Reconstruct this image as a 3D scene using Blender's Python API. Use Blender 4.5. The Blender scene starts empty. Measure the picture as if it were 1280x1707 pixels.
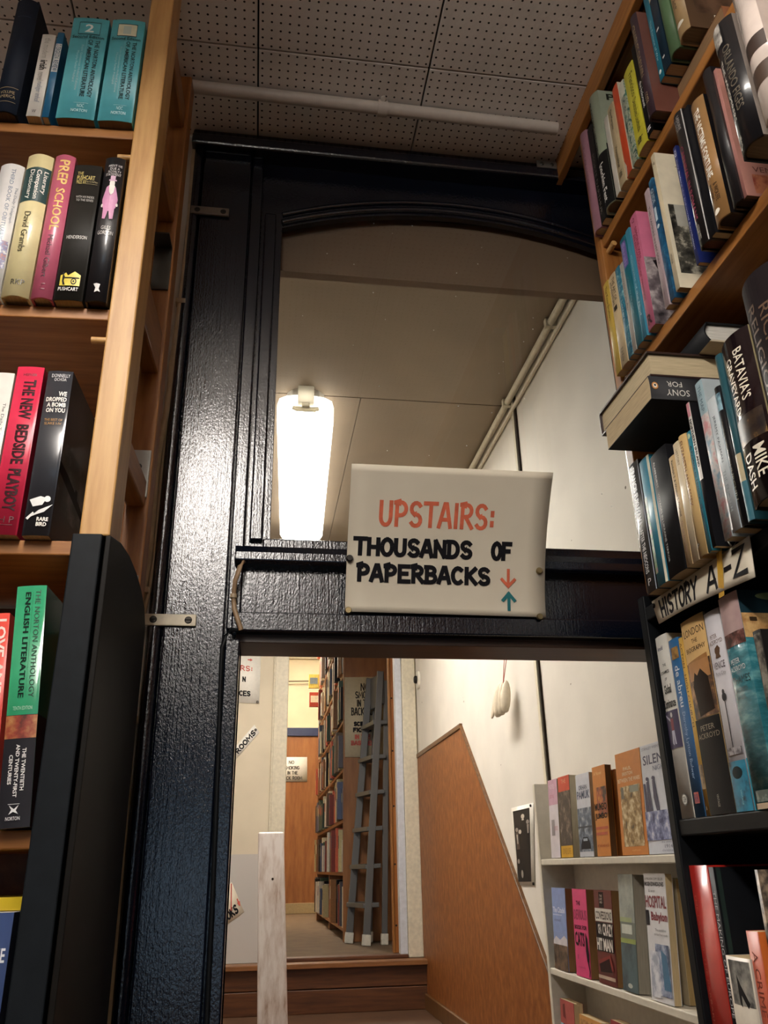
import bpy, math, random
from mathutils import Vector, Matrix
random.seed(7)
S = bpy.context.scene
COL = S.collection
EYE = 1.6                                   # eye height above the shop floor; all z below are measured from the eye

# ------------------------------------------------------------------ camera, world, exposure
PW, PH = 1280, 1707
FPX, YAW, PITCH, ROLL = 1386.6, 0.14990, 0.40399, -0.01974
fw = Vector((math.sin(YAW)*math.cos(PITCH), math.cos(YAW)*math.cos(PITCH), math.sin(PITCH)))
r0 = Vector((math.cos(YAW), -math.sin(YAW), 0)); u0 = r0.cross(fw)
rt = math.cos(ROLL)*r0 + math.sin(ROLL)*u0
up = -math.sin(ROLL)*r0 + math.cos(ROLL)*u0
cam = bpy.data.cameras.new('camera'); camo = bpy.data.objects.new('camera', cam); COL.objects.link(camo)
cam.sensor_fit = 'VERTICAL'; cam.sensor_height = 24.0; cam.lens = 24.0*FPX/PH
cam.clip_start = 0.02; cam.clip_end = 60
camo.matrix_world = Matrix(((rt.x, up.x, -fw.x, 0), (rt.y, up.y, -fw.y, 0), (rt.z, up.z, -fw.z, EYE), (0, 0, 0, 1)))
S.camera = camo
S.view_settings.view_transform = 'Standard'; S.view_settings.look = 'None'
S.view_settings.gamma = 1.0; S.view_settings.use_curve_mapping = False
S.view_settings.exposure = 0.62
W = bpy.data.worlds.new('daylight'); S.world = W; W.use_nodes = True
W.node_tree.nodes['Background'].inputs[0].default_value = (0.55, 0.75, 1.0, 1)
W.node_tree.nodes['Background'].inputs[1].default_value = .8
SHOP_LAMP = 34.0       # emission of the shop's ceiling lights
STAIR_LAMP = 31.0      # emission of the tubes over the stairs
BACK_LAMP = 150.0        # emission of the tube in the back room

def ray(x, y): return fw + (x-PW/2)/FPX*rt - (y-PH/2)/FPX*up
def onX(p, X): d = ray(*p); return d*(X/d.x)          # photo point on a plane of the room
def onY(p, Y): d = ray(*p); return d*(Y/d.y)
def onZ(p, Z): d = ray(*p); return d*(Z/d.z)

# ------------------------------------------------------------------ materials
def lin(c): return c/12.92 if c <= .04045 else ((c+.055)/1.055)**2.4
def rgb(h):
    if isinstance(h, tuple): return h
    return tuple(lin(int(h[i:i+2], 16)/255) for i in (0, 2, 4)) + (1,)
MATS = {}
def new_mat(name):
    m = bpy.data.materials.new(name); m.use_nodes = True
    nt = m.node_tree; b = nt.nodes['Principled BSDF']
    return m, nt, b
def noise(nt, scale, detail=3, stretch=None, rough=.5, coord='Object'):
    tc = nt.nodes.new('ShaderNodeTexCoord'); n = nt.nodes.new('ShaderNodeTexNoise')
    n.inputs['Scale'].default_value = scale; n.inputs['Detail'].default_value = detail; n.inputs['Roughness'].default_value = rough
    if stretch:
        mp = nt.nodes.new('ShaderNodeMapping'); mp.inputs['Scale'].default_value = stretch
        nt.links.new(tc.outputs[coord], mp.inputs[0]); nt.links.new(mp.outputs[0], n.inputs['Vector'])
    else: nt.links.new(tc.outputs[coord], n.inputs['Vector'])
    return n
def ramp(nt, src, stops):
    r = nt.nodes.new('ShaderNodeValToRGB'); e = r.color_ramp.elements
    while len(e) < len(stops): e.new(.5)
    for el, (p, c) in zip(e, stops): el.position = p; el.color = rgb(c)
    nt.links.new(src, r.inputs[0]); return r
def bump(nt, b, src, strength=.3, dist=.001):
    n = nt.nodes.new('ShaderNodeBump'); n.inputs['Strength'].default_value = strength; n.inputs['Distance'].default_value = dist
    nt.links.new(src, n.inputs['Height']); nt.links.new(n.outputs[0], b.inputs['Normal']); return n
def paint(col, rough=.45, var=.10, spec=.5, coat=0):
    """plain printed or painted surface with a little mottling"""
    if not coat and isinstance(col, str) and max(rgb(col)[:3]) < .03: rough, spec = max(rough, .5), min(spec, .16)   # dark matt inks
    k = ('paint', col, rough, var, spec, coat)
    if k in MATS: return MATS[k]
    m, nt, b = new_mat('paint_' + (col if isinstance(col, str) else 'mix'))
    c = rgb(col)
    n = noise(nt, 60, 3)
    d = tuple(max(0, v*(1-var)) for v in c[:3])+(1,); l = tuple(min(1, v*(1+var)) for v in c[:3])+(1,)
    r = ramp(nt, n.outputs[0], [(.3, d), (.7, l)])
    nt.links.new(r.outputs[0], b.inputs['Base Color'])
    b.inputs['Roughness'].default_value = rough; b.inputs['Specular IOR Level'].default_value = spec
    if coat: b.inputs['Coat Weight'].default_value = coat; b.inputs['Coat Roughness'].default_value = .12
    MATS[k] = m; return m
def wood(name, dark, mid, light, stretch=(30, 30, 2.2), rough=.42, coordscale=1):
    if name in MATS: return MATS[name]
    m, nt, b = new_mat(name)
    n = noise(nt, 3*coordscale, 6, stretch, .6)
    r = ramp(nt, n.outputs[0], [(.28, dark), (.5, mid), (.74, light)])
    nt.links.new(r.outputs[0], b.inputs['Base Color']); b.inputs['Roughness'].default_value = rough
    bump(nt, b, n.outputs[0], .08, .0008)
    MATS[name] = m; return m
def blotch(name, stops, scale=30, detail=4, rough=.4, stretch=None, coat=0):
    """printed photograph or cover art: patches of a few colours"""
    if name in MATS: return MATS[name]
    m, nt, b = new_mat(name)
    n = noise(nt, scale, detail, stretch, .62)
    r = ramp(nt, n.outputs[0], stops)
    nt.links.new(r.outputs[0], b.inputs['Base Color']); b.inputs['Roughness'].default_value = rough
    if coat: b.inputs['Coat Weight'].default_value = coat
    MATS[name] = m; return m
def gloss_navy():
    if 'navy' in MATS: return MATS['navy']
    m, nt, b = new_mat('navy_gloss_paint')
    b.inputs['Base Color'].default_value = rgb('0a0f1a'); b.inputs['Roughness'].default_value = .085
    b.inputs['Specular IOR Level'].default_value = .95
    n1 = noise(nt, 400, 3, (1, 1, .6), .55); n2 = noise(nt, 70, 3, (3.5, 1, .12), .55)
    mx = nt.nodes.new('ShaderNodeMath'); mx.operation = 'ADD'
    nt.links.new(n1.outputs[0], mx.inputs[0]); nt.links.new(n2.outputs[0], mx.inputs[1])
    bump(nt, b, mx.outputs[0], .52, .0008)
    MATS['navy'] = m; return m
def plaster(name, col, speck='5a4a3a', amt=.33, rough=.7, dado=None, flat='x'):
    if name in MATS: return MATS[name]
    m, nt, b = new_mat(name)
    n = noise(nt, 6, 5); c = rgb(col); d = tuple(v*.9 for v in c[:3])+(1,)
    r = ramp(nt, n.outputs[0], [(.3, d), (.65, c)])
    out = r.outputs[0]
    if dado:                                             # a second paint colour below a height
        tc = nt.nodes.new('ShaderNodeTexCoord'); sx = nt.nodes.new('ShaderNodeSeparateXYZ'); lt = nt.nodes.new('ShaderNodeMath'); lt.operation = 'LESS_THAN'
        nt.links.new(tc.outputs['Object'], sx.inputs[0]); nt.links.new(sx.outputs[2], lt.inputs[0]); lt.inputs[1].default_value = dado[0]
        mx = nt.nodes.new('ShaderNodeMix'); mx.data_type = 'RGBA'; mx.inputs[7].default_value = rgb(dado[1])
        nt.links.new(lt.outputs[0], mx.inputs[0]); nt.links.new(out, mx.inputs[6]); out = mx.outputs[2]
    if amt:
        tc = nt.nodes.new('ShaderNodeTexCoord'); v = nt.nodes.new('ShaderNodeTexVoronoi'); v.inputs['Scale'].default_value = 11
        mp = nt.nodes.new('ShaderNodeMapping'); mp.inputs['Scale'].default_value = (0, 1, 1) if flat == 'x' else (1, 0, 1)
        nt.links.new(tc.outputs['Object'], mp.inputs[0]); nt.links.new(mp.outputs[0], v.inputs['Vector'])
        lt = nt.nodes.new('ShaderNodeMath'); lt.operation = 'LESS_THAN'; lt.inputs[1].default_value = amt*.13
        nt.links.new(v.outputs['Distance'], lt.inputs[0])
        n3 = noise(nt, 9, 2); gt = nt.nodes.new('ShaderNodeMath'); gt.operation = 'GREATER_THAN'; gt.inputs[1].default_value = .52
        nt.links.new(n3.outputs[0], gt.inputs[0]); mu = nt.nodes.new('ShaderNodeMath'); mu.operation = 'MULTIPLY'
        nt.links.new(lt.outputs[0], mu.inputs[0]); nt.links.new(gt.outputs[0], mu.inputs[1])
        mx = nt.nodes.new('ShaderNodeMix'); mx.data_type = 'RGBA'; mx.inputs[7].default_value = rgb(speck)
        nt.links.new(mu.outputs[0], mx.inputs[0]); nt.links.new(out, mx.inputs[6]); out = mx.outputs[2]
    nt.links.new(out, b.inputs['Base Color']); b.inputs['Roughness'].default_value = rough
    n4 = noise(nt, 90, 3); bump(nt, b, n4.outputs[0], .12, .001)
    MATS[name] = m; return m
def pages(col='cbb48a'):
    k = 'pages'+col
    if k in MATS: return MATS[k]
    m, nt, b = new_mat('paper_edges')
    n = noise(nt, 12, 3, (90, 3, 3)); c = rgb(col)
    r = ramp(nt, n.outputs[0], [(.3, tuple(v*.72 for v in c[:3])+(1,)), (.7, c)])
    nt.links.new(r.outputs[0], b.inputs['Base Color']); b.inputs['Roughness'].default_value = .85
    MATS[k] = m; return m
def metal(col, rough=.35, met=.9):
    k = ('metal', col, rough)
    if k in MATS: return MATS[k]
    m, nt, b = new_mat('metal_'+col); b.inputs['Base Color'].default_value = rgb(col)
    b.inputs['Metallic'].default_value = met; b.inputs['Roughness'].default_value = rough
    n = noise(nt, 40, 3); bump(nt, b, n.outputs[0], .1, .0005)
    MATS[k] = m; return m
def emit(name, col, strength):
    if name in MATS: return MATS[name]
    m, nt, b = new_mat(name); b.inputs['Base Color'].default_value = (.8, .8, .8, 1)
    b.inputs['Emission Color'].default_value = rgb(col); b.inputs['Emission Strength'].default_value = strength
    MATS[name] = m; return m
def glass_pane():
    if 'glass' in MATS: return MATS['glass']
    m = bpy.data.materials.new('window_glass'); m.use_nodes = True; nt = m.node_tree; nt.nodes.clear()
    o = nt.nodes.new('ShaderNodeOutputMaterial'); t = nt.nodes.new('ShaderNodeBsdfTransparent'); g = nt.nodes.new('ShaderNodeBsdfGlossy')
    t.inputs[0].default_value = (.95, .96, .95, 1); g.inputs['Roughness'].default_value = .01
    f = nt.nodes.new('ShaderNodeFresnel'); f.inputs[0].default_value = 1.5
    ge = nt.nodes.new('ShaderNodeNewGeometry'); iv = nt.nodes.new('ShaderNodeMath'); iv.operation = 'SUBTRACT'; iv.inputs[0].default_value = 1.0; nt.links.new(ge.outputs['Backfacing'], iv.inputs[1])
    mf = nt.nodes.new('ShaderNodeMath'); mf.operation = 'MULTIPLY'; nt.links.new(f.outputs[0], mf.inputs[0]); nt.links.new(iv.outputs[0], mf.inputs[1])   # mirror only on the outer faces
    mx = nt.nodes.new('ShaderNodeMixShader'); nt.links.new(mf.outputs[0], mx.inputs[0]); nt.links.new(t.outputs[0], mx.inputs[1]); nt.links.new(g.outputs[0], mx.inputs[2])
    # dust specks
    tc = nt.nodes.new('ShaderNodeTexCoord'); v = nt.nodes.new('ShaderNodeTexVoronoi'); v.inputs['Scale'].default_value = 30
    nt.links.new(tc.outputs['Object'], v.inputs['Vector'])
    lt = nt.nodes.new('ShaderNodeMath'); lt.operation = 'LESS_THAN'; lt.inputs[1].default_value = .03; nt.links.new(v.outputs['Distance'], lt.inputs[0])
    df = nt.nodes.new('ShaderNodeBsdfDiffuse'); df.inputs[0].default_value = (.8, .8, .78, 1)
    m2 = nt.nodes.new('ShaderNodeMixShader'); nt.links.new(lt.outputs[0], m2.inputs[0]); nt.links.new(mx.outputs[0], m2.inputs[1]); nt.links.new(df.outputs[0], m2.inputs[2])
    nt.links.new(m2.outputs[0], o.inputs[0]); MATS['glass'] = m; return m
def pegboard():
    """painted acoustic tile: shade of small drilled holes coloured in as rows of dark dots, wider spaced on some rows"""
    if 'peg' in MATS: return MATS['peg']
    m, nt, b = new_mat('perforated_ceiling_tile')
    tc = nt.nodes.new('ShaderNodeTexCoord')
    vm = nt.nodes.new('ShaderNodeVectorMath'); vm.operation = 'MULTIPLY_ADD'
    P = .294/20
    vm.inputs[1].default_value = (1/P, 1/P, 0); vm.inputs[2].default_value = (.048/P, .294/P*4-1.0/P+40, 0)
    nt.links.new(tc.outputs['Object'], vm.inputs[0])
    fr = nt.nodes.new('ShaderNodeVectorMath'); fr.operation = 'FRACTION'; nt.links.new(vm.outputs[0], fr.inputs[0])
    ds = nt.nodes.new('ShaderNodeVectorMath'); ds.operation = 'DISTANCE'; ds.inputs[1].default_value = (.5, .5, 0); nt.links.new(fr.outputs[0], ds.inputs[0])
    lt = nt.nodes.new('ShaderNodeMath'); lt.operation = 'LESS_THAN'; lt.inputs[1].default_value = .13; nt.links.new(ds.outputs['Value'], lt.inputs[0])
    n = noise(nt, 14, 4); c = rgb('b9afa6')
    r = ramp(nt, n.outputs[0], [(.3, 'dcd7d1'), (.7, 'e8e3de')])
    mx = nt.nodes.new('ShaderNodeMix'); mx.data_type = 'RGBA'; mx.inputs[7].default_value = rgb('1c1511')  # dark colour stands in for the shade down inside the holes
    nt.links.new(lt.outputs[0], mx.inputs[0]); nt.links.new(r.outputs[0], mx.inputs[6]); nt.links.new(mx.outputs[2], b.inputs['Base Color'])
    b.inputs['Roughness'].default_value = .5
    n2 = noise(nt, 70, 3); bump(nt, b, n2.outputs[0], .35, .002)
    MATS['peg'] = m; return m

# ------------------------------------------------------------------ mesh building
class MB:
    def __init__(s): s.v = []; s.f = []; s.mi = []; s.mats = []; s.smooth = []
    def slot(s, m):
        if m not in s.mats: s.mats.append(m)
        return s.mats.index(m)
    def add(s, vs, fs, m, smooth=False):
        o = len(s.v); i = s.slot(m); s.v += [tuple(v) for v in vs]
        for f in fs: s.f.append(tuple(o+k for k in f)); s.mi.append(i); s.smooth.append(smooth)
        return s
    def box(s, a, b, m):
        x0, y0, z0 = (min(p, q) for p, q in zip(a, b)); x1, y1, z1 = (max(p, q) for p, q in zip(a, b))
        return s.add([(x0,y0,z0),(x1,y0,z0),(x1,y1,z0),(x0,y1,z0),(x0,y0,z1),(x1,y0,z1),(x1,y1,z1),(x0,y1,z1)],
              [(0,3,2,1),(4,5,6,7),(0,1,5,4),(1,2,6,5),(2,3,7,6),(3,0,4,7)], m)
    def prism(s, prof, a, b, m, axis='z', smooth=False):
        """profile polygon swept along an axis from a to b"""
        n = len(prof)
        def P(p, t): return {'z': (p[0], p[1], t), 'x': (t, p[0], p[1]), 'y': (p[0], t, p[1])}[axis]
        vs = [P(p, a) for p in prof]+[P(p, b) for p in prof]
        s.add(vs, [tuple(range(n-1, -1, -1)), tuple(range(n, 2*n))], m)
        o = len(s.v)-2*n; i = s.slot(m)
        for k in range(n): s.f.append((o+k, o+(k+1) % n, o+n+(k+1) % n, o+n+k)); s.mi.append(i); s.smooth.append(smooth)
        return s
    def tube(s, pts, r, m, n=8, caps=True):
        pts = [Vector(p) for p in pts]; rings = []
        for i, p in enumerate(pts):
            t = (pts[min(i+1, len(pts)-1)]-pts[max(i-1, 0)]).normalized()
            a = t.cross(Vector((0, 0, 1)) if abs(t.z) < .9 else Vector((1, 0, 0))).normalized(); b = t.cross(a)
            rr = r[i] if isinstance(r, (list, tuple)) else r
            rings.append([p+(a*math.cos(2*math.pi*k/n)+b*math.sin(2*math.pi*k/n))*rr for k in range(n)])
        vs = [v for q in rings for v in q]; fs = []
        for i in range(len(pts)-1):
            for k in range(n): fs.append((i*n+k, i*n+(k+1) % n, (i+1)*n+(k+1) % n, (i+1)*n+k))
        s.add(vs, fs, m, True)
        if caps: s.add(rings[0], [tuple(range(n-1, -1, -1))], m); s.add(rings[-1], [tuple(range(n))], m)
        return s
    def bar(s, p, q, w, t, m, side=None):
        """square bar from p to q, w wide along side, t thick across"""
        p, q = Vector(p), Vector(q); d = (q-p).normalized()
        a = Vector(side) if side else Vector((1, 0, 0)); a = (a-d*a.dot(d)).normalized(); b = d.cross(a)
        vs = [c+a*(w/2*i)+b*(t/2*j) for c in (p, q) for i, j in ((-1,-1),(1,-1),(1,1),(-1,1))]
        return s.add(vs, [(0,3,2,1),(4,5,6,7),(0,1,5,4),(1,2,6,5),(2,3,7,6),(3,0,4,7)], m)
    def disc(s, c, r, ax, h, m, n=16):
        c = Vector(c); ax = Vector(ax).normalized()
        return s.tube([c, c+ax*h*.7, c+ax*h], [r, r, r*.8], m, n)
    def build(s, name, parent=None, base=(0, 0, 0), bevel=0, seg=2):
        me = bpy.data.meshes.new(name)
        b = Vector(base)
        me.from_pydata([tuple(Vector(v)-b) for v in s.v], [], s.f)
        for m in s.mats: me.materials.append(m)
        me.polygons.foreach_set('material_index', s.mi); me.polygons.foreach_set('use_smooth', s.smooth); me.update()
        o = bpy.data.objects.new(name, me); COL.objects.link(o)
        if parent: o.parent = parent
        else: o.location = b+Vector((0, 0, EYE))
        if bevel:
            md = o.modifiers.new('edge', 'BEVEL'); md.width = bevel; md.segments = seg; md.limit_method = 'ANGLE'; md.angle_limit = math.radians(50)
        return o
def tag(o, label, cat, group=None, kind=None):
    o['label'] = label; o['category'] = cat
    if group: o['group'] = group
    if kind: o['kind'] = kind
    return o
def thing(name, label, cat, base=(0, 0, 0), rz=0, group=None):
    o = bpy.data.objects.new(name, None); COL.objects.link(o); o.empty_display_size = .02
    o.location = Vector(base)+Vector((0, 0, EYE)); o.rotation_euler = (0, 0, rz)
    return tag(o, label, cat, group)
def struct(o): o['kind'] = 'structure'; return o

# ------------------------------------------------------------------ lettering
_TX = {}
def text_geo(s, bold=0):
    k = (s, bold)
    if k in _TX: return _TX[k]
    cu = bpy.data.curves.new('t', 'FONT'); cu.body = s; cu.size = 1; cu.offset = bold; cu.resolution_u = 2
    ob = bpy.data.objects.new('t', cu); me = ob.to_mesh()
    vs = [(v.co.x, v.co.y) for v in me.vertices]; fs = [tuple(p.vertices) for p in me.polygons]
    ob.to_mesh_clear(); bpy.data.objects.remove(ob); bpy.data.curves.remove(cu)
    if vs:
        a0 = min(v[0] for v in vs); a1 = max(v[0] for v in vs); b0 = min(v[1] for v in vs); b1 = max(v[1] for v in vs)
        vs = [((x-a0)/max(a1-a0, 1e-6), (y-b0)/max(b1-b0, 1e-6)) for x, y in vs]
    _TX[k] = (vs, fs); return _TX[k]
def arc(cx, cy, rx, ry, a0, a1, n=9): return [(cx+rx*math.cos(math.radians(a0+(a1-a0)*i/n)), cy+ry*math.sin(math.radians(a0+(a1-a0)*i/n))) for i in range(n+1)]
SS = arc(.5,.75,.38,.25,30,270)+arc(.5,.25,.40,.25,90,-150)
G = {  # hand lettering: strokes in a unit box
 'A': [[(0,0),(.42,1),(.58,1)], [(.58,1),(.95,0)], [(.14,.32),(.86,.32)]], 'B': [[(.12,0),(.12,1)], [(.0,1),(.4,1)]+arc(.42,.77,.4,.23,90,-90)+[(.12,.54)], [(.12,.54),(.45,.54)]+arc(.47,.27,.43,.27,90,-90)+[(.0,0)]],
 'C': [arc(.52,.5,.46,.5,50,310,12)], 'D': [[(.12,0),(.12,1)], [(0,1),(.35,1)]+arc(.38,.5,.55,.5,90,-90,12)+[(0,0)]], 'E': [[(.9,1),(.1,1),(.1,0),(.95,0)], [(.1,.52),(.75,.52)]],
 'F': [[(.95,1),(.12,1),(.12,0)], [(.12,.52),(.78,.52)]], 'G': [arc(.5,.5,.46,.5,50,330,12)+[(.95,.45),(.55,.45)]], 'H': [[(.08,0),(.08,1)], [(.9,0),(.9,1)], [(.08,.48),(.9,.48)]],
 'I': [[(.5,0),(.5,1)]], 'K': [[(.1,0),(.1,1)], [(.9,1),(.12,.42)], [(.3,.55),(.95,0)]], 'L': [[(.1,1),(.1,0),(.9,0)]], 'M': [[(0,0),(.1,1),(.5,.3),(.9,1),(1,0)]],
 'N': [[(.08,0),(.08,1)], [(.08,1),(.9,0)], [(.9,0),(.9,1)]], 'O': [arc(.5,.5,.46,.5,90,450,18)], 'P': [[(.15,0),(.15,1)], [(0,.98),(.45,1)]+arc(.45,.72,.45,.28,90,-90)+[(.15,.44)]],
 'R': [[(.12,0),(.12,1)], [(0,1),(.45,1)]+arc(.45,.74,.42,.26,90,-90)+[(.12,.48)], [(.4,.48),(.95,0)]], 'S': [SS], 'T': [[(0,1),(1,1)], [(.5,1),(.5,0)]],
 'U': [[(.08,1),(.08,.35)]+arc(.48,.33,.4,.33,180,360)+[(.88,1)]], 'V': [[(0,1),(.5,0),(1,1)]], 'Y': [[(0,1),(.5,.45),(1,1)], [(.5,.45),(.5,0)]], 'Z': [[(.05,1),(.95,1),(.02,0),(1,0)]], '-': [[(.1,.48),(.9,.48)]],
 ':': [[(.5,.72),(.5,.58)], [(.5,.28),(.5,.14)]], '>': [[(0,.5),(1,.5)], [(.7,.8),(1,.5),(.7,.2)]], 'v': [[(.5,1),(.5,0)], [(.0,.42),(.5,0),(1,.42)]], '^': [[(.5,0),(.5,1)], [(.0,.58),(.5,1),(1,.58)]], '/': [[(0,0),(1,1)]]}
NARROW = {'I': .35, ':': .4, ' ': .6, '-': .7, 'L': .85, 'M': 1.25}
def stroke_polys(s, w, h, wt, gap=.22):
    """ribbons for a hand-lettered line filling a box w by h (metres); wt is the stroke width"""
    adv = sum(NARROW.get(c, 1) for c in s)+gap*(len(s)-1); k = (w-wt)/adv; x = wt/2; out = []
    for c in s:
        cw = NARROW.get(c, 1)*k
        for pl in G.get(c, []):
            pts = [Vector((x+p[0]*cw, wt/2+p[1]*(h-wt))) for p in pl]; L = []; Rr = []
            for i, p in enumerate(pts):
                d0 = (p-pts[i-1]).normalized() if i else None; d1 = (pts[i+1]-p).normalized() if i < len(pts)-1 else None
                if d0 is None: d0 = d1; 
                if d1 is None: d1 = d0
                t = d0+d1
                t = t.normalized() if t.length > .2 else d1
                n = Vector((-t.y, t.x)); sc = 1/max(.55, abs(n.dot(Vector((-d1.y, d1.x)))))
                e = t*(-wt*.4 if i == 0 else (wt*.4 if i == len(pts)-1 else 0))
                L.append(p+e+n*wt/2*sc); Rr.append(p+e-n*wt/2*sc)
            for i in range(len(pts)-1): out.append([Rr[i], Rr[i+1], L[i+1], L[i]])
        x += cw+gap*k
    return out
def strips(pts, k=10):
    """cut a face into upright strips so that print follows a rounded spine"""
    a0 = min(p[0] for p in pts); a1 = max(p[0] for p in pts)
    if a1-a0 < .11: return [pts]
    def clip(P, u, keep):
        out = []
        for i in range(len(P)):
            A, B = P[i-1], P[i]; ia = (A[0]-u)*keep >= 0; ib = (B[0]-u)*keep >= 0
            if ia != ib: t = (u-A[0])/(B[0]-A[0]); out.append((u, A[1]+(B[1]-A[1])*t))
            if ib: out.append(B)
        return out
    res = []
    for j in range(int(a0*k), int(a1*k)+1):
        q = clip(pts, j/k, 1); q = clip(q, (j+1)/k, -1) if q else q
        if len(q) > 2: res.append(q)
    return res
def put_art(mb, items, fn, W_, H_, base=.0002, step=.00012, curved=False):
    """items in (u across, v down) of a face W_ by H_; fn(u, v, lift) gives the point in space"""
    for k, it in enumerate(items):
        e = base+step*k; t = it[0]
        if t in ('r', 'ph'):
            _, a, b, c, d, m = it; m = m if not isinstance(m, str) else paint(m, .4); n = 8; q = 4 if H_*(d-b) > .03 else 1
            vs = [fn(a+(c-a)*i/n, b+(d-b)*j/q, e) for j in range(q+1) for i in range(n+1)]
            mb.add(vs, [(j*(n+1)+i, (j+1)*(n+1)+i, (j+1)*(n+1)+i+1, j*(n+1)+i+1) for j in range(q) for i in range(n)], m, True)
        elif t == 'p':
            _, pts, m = it; m = m if not isinstance(m, str) else paint(m, .4)
            for q in (strips(pts) if curved else [pts]): mb.add([fn(a, b, e) for a, b in q], [tuple(range(len(q)))[::-1]], m)
        elif t == 'e':
            _, cx, cy, rx, ry, m = it; m = m if not isinstance(m, str) else paint(m, .4)
            pts = [(cx+rx*math.cos(2*math.pi*i/14), cy+ry*math.sin(2*math.pi*i/14)) for i in range(14)]
            for q in (strips(pts) if curved else [pts]): mb.add([fn(a, b, e) for a, b in q], [tuple(range(len(q)-1, -1, -1))], m)
        elif t == 't':
            _, s, a, b, c, d, m = it[:7]; mode = it[7] if len(it) > 7 else 'h'; bo = it[8] if len(it) > 8 else 0
            m = m if not isinstance(m, str) else paint(m, .4, .02)
            vs, fs = text_geo(s, bo)
            if mode == 'd': q = [(a+(c-a)*y, b+(d-b)*x) for x, y in vs]
            elif mode == 'u': q = [(c-(c-a)*y, d-(d-b)*x) for x, y in vs]
            else: q = [(a+(c-a)*x, d-(d-b)*y) for x, y in vs]
            if curved:
                for f in fs:
                    for p in strips([q[j] for j in f]): mb.add([fn(x, y, e) for x, y in p], [tuple(range(len(p)))], m)
            else: mb.add([fn(x, y, e) for x, y in q], fs, m)
        elif t == 's':
            _, s, a, b, c, d, m, wt = it[:8]; m = m if not isinstance(m, str) else paint(m, .5, .15); rot = it[8] if len(it) > 8 else 0
            for j, pl in enumerate(stroke_polys(s, (c-a)*W_, (d-b)*H_, wt)):
                mb.add([fn(a+p.x/W_, d-p.y/H_, e+(j % 3)*.00003) for p in pl], [(0, 1, 2, 3)], m)

# ------------------------------------------------------------------ books
def book(label, loc, rz, w, h, d, cover, hard=False, spine=(), front=(), front_col=None, paper='cbb48a', group=None, lean=0, tilt=0, bulge=None, rough=.38, coat=0, roll=None, back_col=None, spine_col=None):
    """a book standing with its spine to local -y: 'cover' holds boards, spine and print; 'page_block' the leaves"""
    root = thing('hardback_book' if hard else 'paperback_book', label, 'book', loc, 0, group)
    root.rotation_euler = (tilt, lean, rz) if roll is None else roll
    cm = paint(cover, rough, .06, .5, coat) if isinstance(cover, str) else cover
    sm = cm if spine_col is None else paint(spine_col, rough, .06, .5, coat)
    fm = cm if front_col is None else (paint(front_col, rough, .06, .5, coat) if isinstance(front_col, str) else front_col)
    mb = MB(); t = min(.0026, w*.14) if hard else min(.0008, w*.1)
    b = (min(.009, w*.2) if hard else min(.002, w*.05)) if bulge is None else bulge
    N = 10
    def yo(u): return -b*(1-(2*u-1)**2)
    outer = [(w*i/N, yo(i/N)) for i in range(N+1)]; inner = [(t+(w-2*t)*i/N, yo(i/N)+t) for i in range(N+1)]
    # spine shell
    vs = [(x, y, 0) for x, y in outer]+[(x, y, 0) for x, y in inner]+[(x, y, h) for x, y in outer]+[(x, y, h) for x, y in inner]; n = N+1
    fs = []
    for i in range(N):
        fs += [(i, i+1, 2*n+i+1, 2*n+i), (n+i+1, n+i, 3*n+i, 3*n+i+1), (i+1, i, n+i, n+i+1), (2*n+i, 2*n+i+1, 3*n+i+1, 3*n+i)]
    mb.add(vs, fs, sm, True)
    mb.box((0, 0, 0), (t, d, h), cm if back_col is None else paint(back_col, rough, .06)); mb.box((w-t, 0, 0), (w, d, h), fm)
    put_art(mb, spine, lambda u, v, e: (u*w, yo(u)-e, h*(1-v)), w, h, curved=b > .0008)
    put_art(mb, front, lambda u, v, e: (w+e, u*d, h*(1-v)), d, h)
    c = mb.build('cover', root)
    pg = MB(); i = .0035 if hard else .0004; g = .004 if hard else .0005
    prof = [(t+(w-2*t)*k/N, yo(k/N)+t+.0004) for k in range(N+1)]+[(w-t-.0002, d-g), (t+.0002, d-g)]
    pg.prism(prof, i, h-i, pages(paper)); pg.build('page_block', root)
    return root
# ------------------------------------------------------------------ the setting
NAVY = gloss_navy(); PEG = pegboard()
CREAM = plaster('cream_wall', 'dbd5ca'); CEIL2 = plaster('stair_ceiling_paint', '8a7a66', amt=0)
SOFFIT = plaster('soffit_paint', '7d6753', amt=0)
HALLW = plaster('landing_wall_paint', 'd2c6ae', amt=.2, dado=(.07, 'b9b4ae'), flat='y')
YELLOW = plaster('back_room_wall', 'd6c8a6', amt=0)
PINE = wood('pine_board', '7d4a1e', '9a6430', 'b2793f')
PINE_L = wood('pale_pine', 'a97a40', 'c2955a', 'd1a668', (22, 22, 2))
PINE_H = wood('pine_shelf', '7f4c20', '99642f', 'ad763d', (2.2, 30, 30))
PINE_Y = wood('pine_shelf_lengthwise', '7f4c20', '99642f', 'ad763d', (30, 2.2, 30))
BROWNP = wood('brown_wall_board', '7a4a26', '8d5a30', '9c683b', (10, 10, 1.5))
HARDB = blotch('hardboard_panel', [(.3, '6a3812'), (.5, '834a1a'), (.72, '9c6230')], 38, 6, .5, (1, 1, .6))
BLACKP = paint('15191d', .38, .15); WHITEP = paint('cfc8b8', .5, .05); TRIMW = paint('cdc4ad', .5, .1); TRIMB = paint('c3c6cc', .45, .08)
LINO = blotch('brown_floor_covering', [(.3, '4c3220'), (.7, '5e4029')], 8, 5, .7)
STAIRW = wood('stair_wood', '3f2413', '57331b', '6b4224', (2, 25, 25))

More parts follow.
